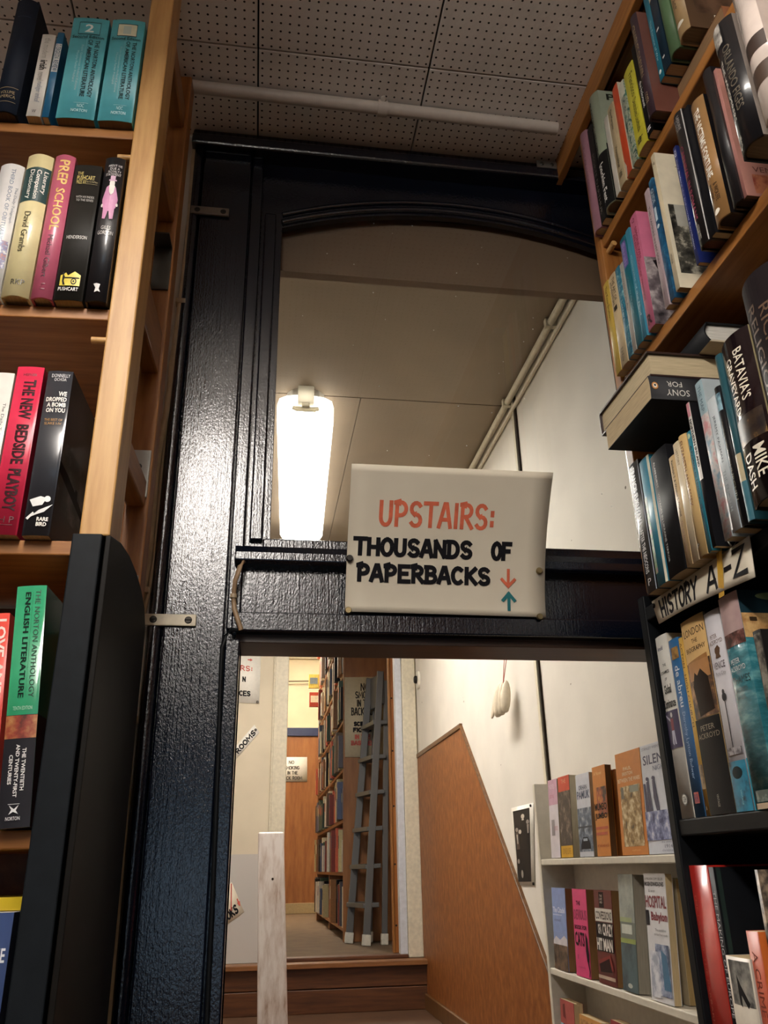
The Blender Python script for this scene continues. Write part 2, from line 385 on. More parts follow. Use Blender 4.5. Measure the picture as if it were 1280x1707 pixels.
# front shop ceiling of perforated tiles, pitch .294 m with open joints
mb = MB(); xs = [-.048+.294*k for k in range(-6, 4)]; ys = [1.198]+[1.0-.294*k for k in range(0, 21)]
for i in range(len(xs)-1):
    for j in range(len(ys)-1):
        mb.box((xs[i]+.0015, ys[j+1]+.0015, 1.274), (min(xs[i+1], .80)-.0015, ys[j]-.0015, 1.286), PEG)
mb.box((xs[0], ys[-1], 1.286), (.80, 1.198, 1.30), paint('15110e', .9))
struct(mb.build('ceiling', bevel=.0012))
fl = MB().box((-1.7, -5, -1.62), (.80, 4.3, -1.6), LINO); struct(fl.build('floor'))
struct(MB().box((.80, -5, -1.6), (.86, 4.3, 1.6), CREAM).build('wall_right'))
struct(MB().box((-1.76, -5, -1.6), (-1.70, 1.28, 1.3), wood('dark_wall_shelving', '3a2616', '4a321e', '5a3e26', (3, 3, 12))).build('wall_left'))
# rear wall of the shop with its display window open to daylight
mb = MB(); mb.box((-1.76, -5.06, -1.6), (-1.2, -5, 1.3), CREAM); mb.box((.5, -5.06, -1.6), (.86, -5, 1.3), CREAM)
mb.box((-1.2, -5.06, .45), (.5, -5, 1.3), CREAM); mb.box((-1.2, -5.06, -1.6), (.5, -5, -.75), CREAM)
struct(mb.build('wall_rear'))
w2 = MB()
for x in (-1.2, -.37, .46): w2.box((x, -5.05, -.75), (x+.04, -5.01, .45), NAVY)
w2.box((-1.2, -5.05, -.75), (.5, -5.01, -.70), NAVY); w2.box((-1.2, -5.05, .40), (.5, -5.01, .45), NAVY)
wf = struct(w2.build('window_2'))
MB().box((-1.16, -5.033, -.70), (.46, -5.027, .40), glass_pane()).build('glass_pane', wf, (0, 0, 0))
# dividing wall between shop and stairs
mb = MB(); mb.box((-1.70, 1.20, -1.6), (-.166, 1.28, 1.274), CREAM); struct(mb.build('wall_front'))
# painted upper wall with the arched opening, and boards round the door
AX, AR, AZ = .322, .87, 1.137
def arch_z(x, dr=0): return AZ-AR+math.sqrt((AR+dr)**2-(x-AX)**2)
mb = MB(); N = 28; xa = [.004+(.640-.004)*i/N for i in range(N+1)]
prof = [(.640, 1.274), (.004, 1.274)]+[(x, arch_z(x)) for x in xa]
mb.prism(prof, 1.204, 1.216, NAVY, 'y')
mb.box((-.035, 1.204, .42), (.004, 1.216, 1.274), NAVY); mb.box((-.035, 1.216, .42), (-.025, 1.275, 1.274), NAVY); mb.box((-.035, 1.216, 1.15), (.70, 1.275, 1.274), NAVY); mb.box((.640, 1.205, -1.6), (.80, 1.275, 1.274), NAVY)
mb.box((-.166, 1.203, -1.6), (-.033, 1.275, 1.274), NAVY)
fr = struct(mb.build('trim_1'))
def navy(name, fnc, bevel=.0025):
    m = MB(); fnc(m); return struct(m.build(name, fr, (0, 0, 0), bevel))
navy('pilaster', lambda m: (m.box((-.142, 1.186, -1.6), (-.0565, 1.205, 1.225), NAVY), m.box((.702, 1.186, -1.6), (.798, 1.205, 1.225), NAVY)))
def bead(m):
    m.tube([(-.154, 1.192, -1.6), (-.154, 1.192, 1.225)], .0105, NAVY, 12); m.box((-.1655, 1.196, -1.6), (-.1435, 1.205, 1.225), NAVY)
navy('side_bead', bead, 0)
navy('pilaster_strip', lambda m: m.box((-.0545, 1.190, .32), (-.0345, 1.206, 1.225), NAVY))
navy('door_jamb', lambda m: (m.box((-.0545, 1.183, -1.6), (-.033, 1.275, .305), NAVY), m.box((.66, 1.183, -1.6), (.70, 1.275, .305), NAVY)))
navy('window_stile', lambda m: (m.box((-.0275, 1.194, .462), (-.0075, 1.21, 1.10), NAVY), m.box((.652, 1.194, .462), (.69, 1.21, 1.10), NAVY)))
navy('transom_panel', lambda m: m.box((-.045, 1.197, .335), (.70, 1.275, .43), NAVY))
def sill(m): m.prism([(1.172, .422), (1.172, .434), (1.185, .448), (1.20, .452), (1.275, .452), (1.275, .418), (1.178, .418)], -.047, .70, NAVY, 'x')
navy('transom_sill', sill, .0015)
navy('bottom_rail', lambda m: m.box((-.007, 1.196, .448), (.66, 1.2155, .466), NAVY))
navy('transom_fascia', lambda m: m.box((-.047, 1.180, .316), (.70, 1.215, .345), NAVY))
navy('door_lintel', lambda m: m.box((-.04, 1.20, .304), (.70, 1.285, .330), wood('dark_lintel', '2a1a10', '3a2416', '4a2f1d', (2, 25, 25))), .001)
def archm(m):
    for dr, y, r in ((.012, 1.2035, .006), (.030, 1.204, .005)):
        pts = [(x, y, arch_z(x)+dr) for x in xa]
        m.tube(pts, r, NAVY, 8)
    m.box((-.006, 1.198, .462), (.003, 1.206, 1.078), NAVY)
navy('arch_moulding', archm, 0)
def corn(m):
    m.box((-.166, 1.165, 1.225), (.80, 1.206, 1.25), NAVY); m.box((-.166, 1.178, 1.25), (.80, 1.206, 1.272), NAVY)
navy('cornice', corn, .004)
# arched fixed window over the door
wn = struct(MB().prism([(.640, arch_z(.640)), (.640, .455), (.004, .455)]+[(x, arch_z(x)+.004) for x in xa[:-1]], 1.2165, 1.220, glass_pane(), 'y').build('window_1'))

# stairwell
struct(MB().box((-.50, 1.28, -1.6), (-.45, 4.3, 1.6), CREAM).build('wall_stair_left'))
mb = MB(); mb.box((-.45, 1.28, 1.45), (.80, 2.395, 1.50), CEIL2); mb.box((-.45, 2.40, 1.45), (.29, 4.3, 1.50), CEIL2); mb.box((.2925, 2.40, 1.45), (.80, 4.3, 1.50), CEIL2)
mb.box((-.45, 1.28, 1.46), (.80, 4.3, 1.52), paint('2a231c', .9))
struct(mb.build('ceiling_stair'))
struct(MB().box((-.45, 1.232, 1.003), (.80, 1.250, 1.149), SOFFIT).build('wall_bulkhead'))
mb = MB(); mb.box((.792, 2.325, -.9), (.80, 2.345, 1.45), TRIMW); mb.box((.7935, 2.311, -.9), (.80, 2.320, 1.45), paint('2b2218', .8)); struct(mb.build('trim_2'))
# landing, step and stairs down
UP, LAND = -.385, -.585
mb = MB(); mb.box((-.45, 3.28, LAND-.05), (.80, 4.24, LAND), LINO); struct(mb.build('floor_landing'))
mb = MB()
for k in range(6):
    z = LAND-.169*(k+1); y = 3.28-.18*(k+1)
    if k < 5: mb.box((-.45, y-.02, z-.03), (.80, y+.18, z), STAIRW)
    mb.box((-.45, y+.165, z), (.80, y+.18, z+.169-.03 if k else z+.13), STAIRW)
struct(mb.build('floor_stairs', bevel=.003))
mb = MB(); mb.box((-.45, 4.232, LAND), (.80, 4.24, UP-.022), paint('1a100a', .8)); mb.box((-.45, 4.218, LAND), (.80, 4.232, LAND+.093), STAIRW); mb.box((-.45, 4.218, LAND+.096), (.80, 4.232, UP-.022), STAIRW)
mb.box((-.45, 4.19, UP-.022), (.80, 4.275, UP), wood('worn_nosing', '6b4426', '83552f', '96663a', (2, 25, 25))); mb.box((.06, 4.275, UP), (.72, 4.345, UP+.016), STAIRW)
struct(mb.build('trim_step', bevel=.003))
struct(MB().box((-1.4, 4.24, UP-.05), (1.5, 8.82, UP-.001), blotch('back_room_carpet', [(.3, '5f4c38'), (.7, '735f49')], 10, 5, .9)).build('floor_back_room'))
# partition with doorway to the back room
mb = MB(); mb.box((-.45, 4.30, UP), (.075, 4.36, 1.6), HALLW); mb.box((.775, 4.30, UP), (1.5, 4.36, 1.6), HALLW); mb.box((.075, 4.30, 1.52), (.775, 4.36, 1.6), HALLW)
struct(mb.build('wall_partition'))
d = MB(); d.box((.066, 4.284, UP), (.136, 4.37, 1.55), TRIMW); d.box((.058, 4.279, UP), (.068, 4.30, 1.55), TRIMW)
dr = struct(d.build('door_1', bevel=.004))
m = MB(); m.box((.722, 4.280, UP), (.793, 4.37, 1.55), TRIMW); struct(m.build('door_frame', dr, (0, 0, 0), .004))
m = MB(); m.box((.686, 4.292, UP+.01), (.721, 4.345, 1.55), TRIMB); struct(m.build('door_lining', dr, (0, 0, 0), .002))
m = MB(); m.box((.136, 4.29, 1.50), (.722, 4.36, 1.55), TRIMW); struct(m.build('door_head', dr, (0, 0, 0), .002))
# hardboard dado on the stair wall, its top edge following the stairs, with a capping strip
pr = [(4.28, .512), (3.315, .520), (2.53, -.185), (1.30, -1.29), (1.30, -1.6), (2.2, -1.6), (3.28, LAND), (4.28, LAND)]
mb = MB(); mb.prism(pr, .792, .7995, HARDB, 'x'); hb = struct(mb.build('trim_3'))
m = MB(); m.box((.787, 3.31, .505), (.7995, 4.28, .525), wood('capping', '4d2f18', '61401f', '74502b')); 
m.bar((.793, 3.315, .516), (.793, 1.31, -1.285), .012, .008, wood('capping', '4d2f18', '61401f', '74502b'), (1, 0, 0)); struct(m.build('capping_strip', hb, (0, 0, 0), .002))
m = MB(); m.box((.778, 3.30, LAND), (.792, 4.215, LAND+.062), wood('capping', '4d2f18', '61401f', '74502b')); struct(m.build('baseboard_stair', None, (0, 0, 0), .003))
# back room
mb = MB(); mb.box((-1.4, 8.76, UP), (1.5, 8.82, 1.25), BROWNP); mb.box((-1.4, 8.765, 1.25), (1.5, 8.82, 2.2), YELLOW); struct(mb.build('wall_back_room'))
struct(MB().box((-1.4, 8.742, 1.253), (1.5, 8.765, 1.335), paint('1c2647', .5)).build('trim_4', bevel=.003))
struct(MB().box((-1.4, 8.735, UP), (1.5, 8.76, UP+.09), paint('a08c66', .6)).build('baseboard_back_room', bevel=.003))
struct(MB().box((-1.45, 4.36, UP), (-1.4, 8.82, 2.2), YELLOW).build('wall_back_room_left'))
struct(MB().box((1.5, 4.30, UP), (1.55, 8.82, 2.2), YELLOW).build('wall_back_room_right'))
struct(MB().box((-1.45, 4.30, 2.14), (1.55, 8.82, 2.2), YELLOW).build('ceiling_back_room'))
mb = MB(); mb.box((-1.45, 4.30, 1.6), (1.55, 4.36, 2.14), YELLOW); struct(mb.build('wall_back_room_front'))
mb = MB(); mb.box((.80, 4.2, -1.6), (.86, 4.36, UP), CREAM); struct(mb.build('wall_stair_end'))

# ------------------------------------------------------------------ lamps
def clip_plastic():
    if 'clip' in MATS: return MATS['clip']
    m, nt, bb = new_mat('translucent_clip'); bb.inputs['Base Color'].default_value = rgb('d0cbbd'); bb.inputs['Roughness'].default_value = .4
    tr = nt.nodes.new('ShaderNodeBsdfTranslucent'); tr.inputs[0].default_value = rgb('d8d2c2'); mx = nt.nodes.new('ShaderNodeMixShader'); mx.inputs[0].default_value = .55
    nt.links.new(bb.outputs[0], mx.inputs[1]); nt.links.new(tr.outputs[0], mx.inputs[2]); nt.links.new(mx.outputs[0], nt.nodes['Material Output'].inputs[0])
    MATS['clip'] = m; return m
def tube_lamp(label, x, y0, y1, z, strength, kind, x1=None, group=None):
    x1 = x if x1 is None else x1
    t = thing('ceiling_light', label, 'ceiling light', (x, y0, z), 0, group)
    b = (x, y0, z)
    dx = (x1-x)/(y1-y0)
    h = MB(); h.bar((x, y0, z-.018), (x1, y1, z-.018), .07, .034, paint('d8d6d0', .4), (1, 0, 0)); h.build('housing', t, b, .004)
    tm = emit(kind, 'fff3e2', strength)
    for s in (-1, 1):
        m = MB(); m.tube([(x+s*.042, y0+.03, z-.055), (x1+s*.042, y1-.03, z-.055)], .0145, tm, 10); m.build('tube', t, b)
    e = MB()
    for yy, xx, q in ((y0, x, 1), (y1, x1, -1)): e.box((xx-.062, yy, z-.072), (xx+.062, yy+q*.032, z-.03), paint('d8d6d0', .4))
    e.build('tube_holder', t, b, .004)
    return t
def opal_lamp(label, x, y0, y1, z, power):
    t = thing('ceiling_light', label, 'ceiling light', (x, (y0+y1)/2, z)); b = (x, (y0+y1)/2, z)
    m = MB(); m.prism([(x-.078, z-.006), (x-.08, z-.012), (x-.055, z-.045), (x+.055, z-.045), (x+.08, z-.012), (x+.078, z-.006)], y0+.01, y1-.01, emit('opal_light_%d' % power, 'fff7ee', power), 'y')
    m.prism([(x-.025, z+.03), (x-.075, z+.006), (x-.078, z-.0055), (x+.078, z-.0055), (x+.075, z+.006), (x+.025, z+.03)], y0+.01, y1-.01, emit('opal_top_%d' % power, 'fff7ee', power*.4), 'y'); m.build('diffuser', t, b)
    h = MB(); h.box((x-.025, y0, z+.03), (x+.025, y1, z+.055), paint('d8d6d0', .4)); h.box((x-.082, y0, z-.05), (x+.082, y0+.01, z+.035), paint('d8d6d0', .4)); h.box((x-.082, y1-.01, z-.05), (x+.082, y1, z+.035), paint('d8d6d0', .4)); h.build('housing', t, b, .003)
    for yy in (y0+.2, y1-.2):
        m = MB(); m.tube([(x, yy, z+.055), (x, yy, 1.274)], .006, paint('d8d6d0', .4), 8); m.build('hanging_rod', t, b)
    return t
opal_lamp('opal ceiling light hanging over the shop aisle nearest the arched door wall', -.25, -.95, .36, 1.12, SHOP_LAMP)
opal_lamp('opal ceiling light hanging further back over the shop aisle', -.05, -3.0, -1.7, 1.12, SHOP_LAMP*.4)
bl_ = tube_lamp('twin-tube ceiling light in the back room', .0, 7.0, 8.2, 2.14, BACK_LAMP, 'back_tube')
# the fitting over the stairs: frosted body full of light, with end clips
t = thing('ceiling_light', 'glowing frosted fluorescent light behind the arched window glass', 'ceiling light', (.11, 2.36, 1.45)); b = (.11, 2.36, 1.45)
def skew(y): return .106+(y-2.36)*.038
def rr(cx, w, y0, y1, c, z):
    return [(cx(y)+s*wd, y) for s, wd, y in ((-1, w-c, y0), (1, w-c, y0))]
m = MB(); pts = [(-.063, 2.37), (-.03, 2.362), (.03, 2.362), (.063, 2.37), (.086, 2.39), (.094, 2.43), (.094, 3.48), (.082, 3.53), (.05, 3.55), (-.05, 3.55), (-.082, 3.53), (-.094, 3.48), (-.094, 2.43), (-.086, 2.39)]
m.prism([(skew(y)+x, y) for x, y in pts], 1.374, 1.425, emit('stair_side', 'fff6ea', 3.0))
m.prism([(skew(y)+x*.96, 2.955+(y-2.955)*.985) for x, y in pts], 1.3725, 1.3738, emit('stair_tube', 'fff8ef', STAIR_LAMP)); m.build('diffuser', t, b)
m = MB(); m.prism([(skew(y)+x*.7, y) for x, y in pts], 1.425, 1.45, paint('d0ccc2', .5)); m.build('housing', t, b)
for y, q in ((2.352, 1), (3.556, -1)):
    m = MB(); x = skew(y); cl = clip_plastic()
    m.box((x-.026, y-.012, 1.386), (x+.026, y+.012, 1.45), cl); m.box((x-.013, y-.01, 1.366), (x+.013, y+.015, 1.39), cl)
    m.tube([(x-.042, y, 1.372), (x-.03, y, 1.368), (x+.03, y, 1.368), (x+.042, y, 1.372)], [.006, .009, .009, .006], cl, 10)
    m.build('end_clip', t, b, .003)
# ------------------------------------------------------------------ left bookcase (stands a little askew)
LA = math.radians(-2.5); LP = Vector((-.20, .86, 0))
LROT = Matrix.Rotation(LA, 4, 'Z')
def lcase(): return None
lc = thing('bookcase', 'pine ladder-sided bookcase with black painted lower part left of the door', 'bookcase', (-.20, .86, -1.6), LA)
B0 = (0, 0, -1.6)
def lp(name, f, bevel=.002, mat=None):
    m = MB(); f(m); o = m.build(name, lc, B0, bevel); return o
lp('upright', lambda m: m.box((.001, 0, .331), (.033, .052, 1.27), PINE_L))
lp('upright', lambda m: m.box((.001, .190, -1.6), (.033, .224, 1.25), PINE))
lp('upright', lambda m: m.box((-1.30, 0, -1.6), (-1.268, .052, 1.27), PINE_L))
lp('upright', lambda m: m.box((-1.30, .190, -1.6), (-1.268, .224, 1.25), PINE))
for z, h in ((.447, .038), (.655, .07), (.93, .05), (1.13, .045)):
    lp('rung', lambda m: m.box((.004, .046, z), (.028, .191, z+h), PINE_Y), .003)
LSH = (.918, .626, .326, .038, -.255)
for z in LSH+(-.55, -.85, -1.2):
    o = lp('shelf', lambda m: m.box((-1.268, .004, z-.0165), (.0005, .245, z), PINE_H), .0015)
for z in (.905, .612):
    lp('shelf_peg', lambda m: m.tube([(.004, .02, z-.021), (-.020, .02, z-.021)], .0045, PINE_L, 10), 0)
lp('back_panel', lambda m: m.box((-1.268, .190, -1.6), (.001, .1965, .305), wood('back_board', '4d2c13', '5e3819', '6f4723', (20, 2, 20))), 0)
# black painted cheek with a rounded top back corner
o = lp('black_upright', lambda m: m.box((-.004, -.006, -1.6), (.027, .03, .331), BLACKP), .0015); o['label'] = 'black painted lower front post'
def cheek(m):
    pr = [(.0, -1.6), (.0, .331), (.05, .342), (.10, .345), (.15, .341), (.19, .332), (.222, .318), (.24, .297), (.243, .26), (.243, -1.6)]
    m.prism(pr, .029, .035, paint('120f0c', .55), 'x')
o = lp('side_panel', cheek, .001); o['label'] = 'dark side panel with rounded top corner'
for z in (.49, .31):
    o = lp('bracket', lambda m: (m.box((.004, .1865, z-.03), (.030, .1899, z+.04), metal('b9b9b4', .5)), m.disc((.016, .1865, z+.015), .004, (0, -1, 0), .002, metal('4a4a48', .4))), .0005); o['label'] = 'galvanised bracket screwed to rear post'
o = lp('bracket', lambda m: (m.box((.004, .1865, .80), (.030, .1899, .88), metal('55524c', .5)), m.box((.004, .155, .877), (.030, .1899, .88), metal('55524c', .5))), .0005)

# ------------------------------------------------------------------ right bookcase
rc = thing('bookcase', 'pine bookcase with black lower half along the right wall', 'bookcase', (.65, .2, -1.6)); RB = (.65, .2, -1.6)
def rp(name, f, bevel=.002):
    m = MB(); f(m); return m.build(name, rc, RB, bevel)
YF, YN = 1.075, -1.25
BLACKR = paint('0d0f12', .5, .15)
rp('end_panel', lambda m: m.box((.540, YF-.022, .353), (.765, YF, 1.25), PINE))
rp('end_panel', lambda m: m.box((.540, YN, .353), (.765, YN+.022, 1.25), PINE))
rp('end_panel', lambda m: m.box((.540, -.10, .353), (.765, -.078, 1.25), PINE))
rp('back_panel', lambda m: m.box((.765, YN, -1.6), (.772, YF, 1.25), wood('back_board', '4d2c13', '5e3819', '6f4723', (20, 2, 20))), 0)
RSH = (.978, .70, .335, .05, -.27)
for z in RSH[:2]:
    rp('shelf', lambda m: m.box((.543, YN+.022, z-.020), (.765, YF-.022, z), PINE_Y))
rp('top_board', lambda m: m.box((.56, YN, 1.25), (.765, YF, 1.268), PINE_Y))
rp('shelf', lambda m: m.box((.538, YN, .315), (.765, 1.096, .335), BLACKR))['label'] = 'black painted shelf at mid height'
for y0, y1 in ((1.082, 1.100), (YN, YN+.026), (-.10, -.074)):
    rp('black_end_panel', lambda m: m.box((.5365, y0, -1.6), (.765, y1, .353 if y0 > 1 else .315), BLACKR))
for z in (.05, -.27, -.60, -.95, -1.3):
    rp('shelf', lambda m: m.box((.540, YN+.022, z-.020), (.765, 1.082, z), BLACKR))['label'] = 'black painted shelf'
for z in (.978, .70):
    rp('shelf_peg', lambda m: m.tube([(.552, 1.0525, z-.028), (.552, 1.030, z-.028)], .005, PINE_L, 10), 0)
# batten screwed up under the ceiling in front of it, reaching the door wall
t = thing('ceiling_batten', 'long pine batten under the ceiling reaching the black door wall', 'batten', (.52, .4, 1.25)); b = (.52, .4, 1.25)
m = MB(); m.prism([(.531, 1.186), (.546, 1.186), (.53, -1.3), (.515, -1.3)], 1.225, 1.2725, PINE_Y); m.build('board', t, b, .002)
m = MB(); m.box((.490, 1.1625, 1.245), (.530, 1.166, 1.262), metal('8e8c86', .45)); m.disc((.500, 1.1625, 1.2535), .004, (0, -1, 0), .0015, metal('5a5955', .4)); m.disc((.52, 1.1625, 1.2535), .004, (0, -1, 0), .0015, metal('5a5955', .4))
m.build('fixing_plate', t, b, .0006)

# ------------------------------------------------------------------ white display case behind the door
wc = thing('display_case', 'narrow cream painted ledge case of face-out paperbacks behind the doorway', 'bookcase', (.745, 1.75, -1.6)); WB = (.745, 1.75, -1.6)
def wp(name, f, bevel=.002):
    m = MB(); f(m); return m.build(name, wc, WB, bevel)
wp('end_panel', lambda m: m.box((.700, 2.155, -1.6), (.790, 2.172, .190), WHITEP)); wp('end_panel', lambda m: m.box((.700, 1.345, -1.6), (.790, 1.362, .190), WHITEP))
wp('back_panel', lambda m: m.box((.782, 1.362, -1.6), (.790, 2.155, .0), WHITEP))
for z in (.012, -.224, -.455, -.69, -.93, -1.2):
    wp('ledge', lambda m: (m.box((.701, 1.362, z-.014), (.782, 2.155, z), WHITEP)))

# ------------------------------------------------------------------ newel post at the head of the stairs
t = thing('newel_post', 'worn pale wooden post standing at the head of the stairs', 'post', (.06, 3.3, LAND)); b = (.06, 3.3, LAND)
worn = blotch('worn_white_paint', [(.28, '9a7c66'), (.42, 'c9bab0'), (.60, 'e0d8d2')], 34, 6, .45, (1.2, 1.2, .25))
m = MB(); m.prism([(.034, LAND), (.138, LAND), (.102, .128), (.008, .128)], 3.29, 3.38, worn, 'y'); m.build('post', t, b, .007, 3)
m = MB(); m.disc((.066, 3.2895, -.03), .004, (0, -1, 0), .001, paint('2a1d15', .7)); m.build('nail_head', t, b)
# ------------------------------------------------------------------ signs
INK = paint('17161a', .6, .05); ORANGE = paint('d4694a', .6, .18); TEAL = paint('1f6f74', .6, .1); RED = paint('c0574a', .6, .1); PENCIL = paint('4a453c', .6, .1)
def card_grid(m, fn, mat, nu=10, nv=14, th=.0012):
    vs = [fn(i/nu, j/nv, 0) for j in range(nv+1) for i in range(nu+1)]; k = nu+1; n = len(vs)
    vs += [fn(i/nu, j/nv, -th) for j in range(nv+1) for i in range(nu+1)]
    fs = []
    for j in range(nv):
        for i in range(nu):
            a = j*k+i; fs += [(a, a+k, a+k+1, a+1), (n+a, n+a+1, n+a+k+1, n+a+k)]
    for i in range(nu): fs += [(i, i+1, n+i+1, n+i), (nv*k+i+1, nv*k+i, n+nv*k+i, n+nv*k+i+1)]
    for j in range(nv): fs += [((j+1)*k, j*k, n+j*k, n+(j+1)*k), (j*k+nu, (j+1)*k+nu, n+(j+1)*k+nu, n+j*k+nu)]
    m.add(vs, fs, mat, True)
CARD = blotch('cream_card', [(.3, 'd3c9b4'), (.7, 'ddd4c0')], 5, 4, .6)
# main notice: bent forward at the top, pinned along its lower half
t = thing('notice_sign', 'cream card sign hand-lettered UPSTAIRS THOUSANDS OF PAPERBACKS above the doorway', 'sign', (.27, 1.18, .34)); b = (.27, 1.18, .34)
def mainfn(u, v, e):
    s = 1-v; f = s**1.35
    x0 = .1165; x1 = .423-.003*math.sin(s*3.1)
    z = .347+.201*s+.003*u*0
    return (x0+(x1-x0)*u+.002*s, 1.1755-.083*f-e-.006*u*f, z-.002*u)
m = MB(); card_grid(m, mainfn, CARD, 10, 22)
W0, H0 = .306, .215
art = [('s', 'UPSTAIRS:', .142, .225, .735, .405, ORANGE, .0058), ('s', 'THOUSANDS', .025, .475, .630, .610, INK, .0066), ('s', 'OF', .715, .475, .830, .610, INK, .0066),
       ('s', 'PAPERBACKS', .045, .655, .725, .790, INK, .0066), ('s', 'v', .770, .660, .850, .795, ORANGE, .0045), ('s', '^', .775, .825, .850, .965, TEAL, .005)]
put_art(m, art, mainfn, W0, H0, .0004, .0001); m.build('card', t, b)
for p, c in (((580, 937), '2c2a28'), ((581, 1016), '8a7a58'), ((895, 955), '8a7a58'), ((901, 1026), '8a7a58')):
    q = onY(p, 1.17); vv = 1-(q.z-.347)/.201; f = mainfn((q.x-.1165)/.306, min(1, max(0, vv)), 0)
    m = MB(); m.disc((f[0], f[1]+.001, f[2]), .0052, (0, -1, 0), .0045, metal(c, .4), 14); m.build('drawing_pin', t, b)
# shelf label on the right-hand case
t = thing('shelf_sign', 'narrow cream card lettered HISTORY A-Z along the black shelf edge', 'sign', (.533, .92, .30)); b = (.533, .92, .30)
P0 = onX((1086, 1003), .5345); P1 = onX((1098, 1040), .5345); P2 = onX((1258, 962), .531); P3 = onX((1248, 893), .531)
def histfn(u, v, e):
    p = P0*(1-u)*(1-v)+P3*u*(1-v)+P1*(1-u)*v+P2*u*v
    return (p.x-e-.006*math.sin(u*math.pi)*v, p.y, p.z)
m = MB(); card_grid(m, histfn, CARD, 14, 4)
Wh = (P3-P0).length; Hh = (P1-P0).length
put_art(m, [('s', 'HISTORY', .07, .12, .52, .90, INK, .0046), ('s', 'A', .605, .12, .715, .90, INK, .0048), ('s', '-', .765, .12, .845, .80, INK, .0048), ('s', 'Z', .845, .08, .965, .84, INK, .0048)], histfn, Wh, Hh, .0004, .0001); m.build('card', t, b)
m = MB(); m.disc((P0*.92+P1*.08)+(P3-P0)*.02+Vector((.0, 0, -.005)), .0035, (-1, 0, 0), .003, metal('2b2826', .5)); m.build('drawing_pin', t, b)
m = MB(); q = P3*.9+P2*.1+(P0-P3)*.12
m.tube([q+Vector((-.004, 0, .004)), q+Vector((-.006, .004, .014)), q+Vector((0, .002, .02)), q+Vector((.004, -.002, .012)), q+Vector((-.003, -.002, .002))], .0011, metal('c9c9c6', .3)); m.build('paper_clip', t, b)
yl = blotch('yellow_ribbon', [(.3, 'b98a1e'), (.7, 'd8ac3a')], 40, 3, .6)
m = MB(); a0 = P0+(P3-P0)*.775; c0 = P1+(P2-P1)*.725
for k in range(6):
    f0, f1 = k/6, (k+1)/6; p = a0*(1-f0)+c0*f0+Vector((-.004, 0, .006-.012*f0)); q = a0*(1-f1)+c0*f1+Vector((-.004, 0, .006-.012*f1)); w = Vector((0, .0062, 0))
    m.add([p-w, p+w, q+w, q-w], [(0, 1, 2, 3)], yl)
m.build('yellow_ribbon', t, b)['label'] = 'frayed yellow ribbon tied round the card'
def flat_sign(label, corners, items, wt=0, name='notice_sign', pins=(), tilt=None, mat=None, base=None):
    """card with corners TL, TR, BR, BL in space"""
    A, B, Cc, D = [Vector(c) for c in corners]; n = (B-A).cross(D-A).normalized()
    t = thing(name, label, 'sign', (A+Cc)/2)
    def fn(u, v, e):
        p = A*(1-u)*(1-v)+B*u*(1-v)+Cc*u*v+D*(1-u)*v; return tuple(p-n*e)
    m = MB(); card_grid(m, fn, mat or CARD, 2, 2, .001); put_art(m, items, fn, (B-A).length, (D-A).length, .0006, .0003)
    m.build('card', t, (A+Cc)/2)
    for u, v in pins:
        q = MB(); q.disc(fn(u, v, 0), .007, -n, .005, metal('55504a', .5), 10); q.build('drawing_pin', t, (A+Cc)/2)
    return t
YW = 4.297
WCARD = paint('e6e2d8', .6, .04)
def yq(*pts, Y=YW): return [onY(p, Y) for p in pts]
flat_sign('white notice with red arrow and black lettering high on the landing wall', yq((380, 1085), (435, 1091), (432, 1173), (376, 1170)),
    [('s', '>', .60, .10, .74, .17, RED, .006), ('s', 'RS:', .38, .26, .78, .37, RED, .005), ('s', 'N', .46, .48, .58, .59, INK, .006), ('s', 'CES', .38, .76, .74, .87, INK, .0065)], pins=((.95, .97),), mat=WCARD)
flat_sign('slanting strip card lettered ROOMS on the landing wall', yq((372, 1268), (424, 1208), (432, 1221), (385, 1275)),
    [('s', 'L ROOMS', .10, .22, .93, .84, INK, .0065)], mat=WCARD, pins=((.96, .5),))
flat_sign('tilted card with a red arrow and OOKS low on the landing wall', yq((352, 1516), (386, 1470), (407, 1520), (362, 1553)),
    [('s', 'K', .42, .18, .54, .46, INK, .006), ('s', 'OOKS', .28, .60, .86, .92, INK, .0065), ('s', '/', .62, .02, .98, .70, RED, .006), ('s', 'v', .90, .52, 1.0, .76, RED, .006)])
YB = 8.755
flat_sign('small white NO SMOKING IN THE BACK ROOM card on the far brown wall', yq((468, 1262), (512, 1262), (512, 1303), (466, 1303), Y=YB),
    [('s', 'NO', .30, .14, .52, .29, PENCIL, .007), ('s', 'SMOKING', .14, .36, .72, .52, PENCIL, .007), ('s', 'IN THE', .26, .57, .66, .72, PENCIL, .007), ('s', 'BACK ROOM', .06, .78, .82, .93, PENCIL, .007)], mat=WCARD)
YE = 5.268
BUFF = paint('c2b292', .6, .06)
flat_sign('tall buff notice NO SMOKING and SCIENCE FICTION behind the ladder', yq((574, 1129), (640, 1128), (640, 1262), (575, 1262), Y=YE),
    [('s', 'NO', .40, .08, .62, .18, INK, .006), ('s', 'SMOKING', .26, .185, .86, .275, INK, .006), ('s', 'IN THE', .30, .29, .70, .38, INK, .006), ('s', 'BACK ROOM', .16, .39, .90, .49, INK, .006),
     ('s', 'SCIENCE', .22, .565, .75, .625, INK, .0085), ('s', 'FICTION', .20, .64, .75, .70, INK, .0085), ('s', 'IN THE', .24, .725, .66, .785, RED, .0075), ('s', 'BASEMENT', .15, .80, .85, .86, RED, .0075)], mat=BUFF)

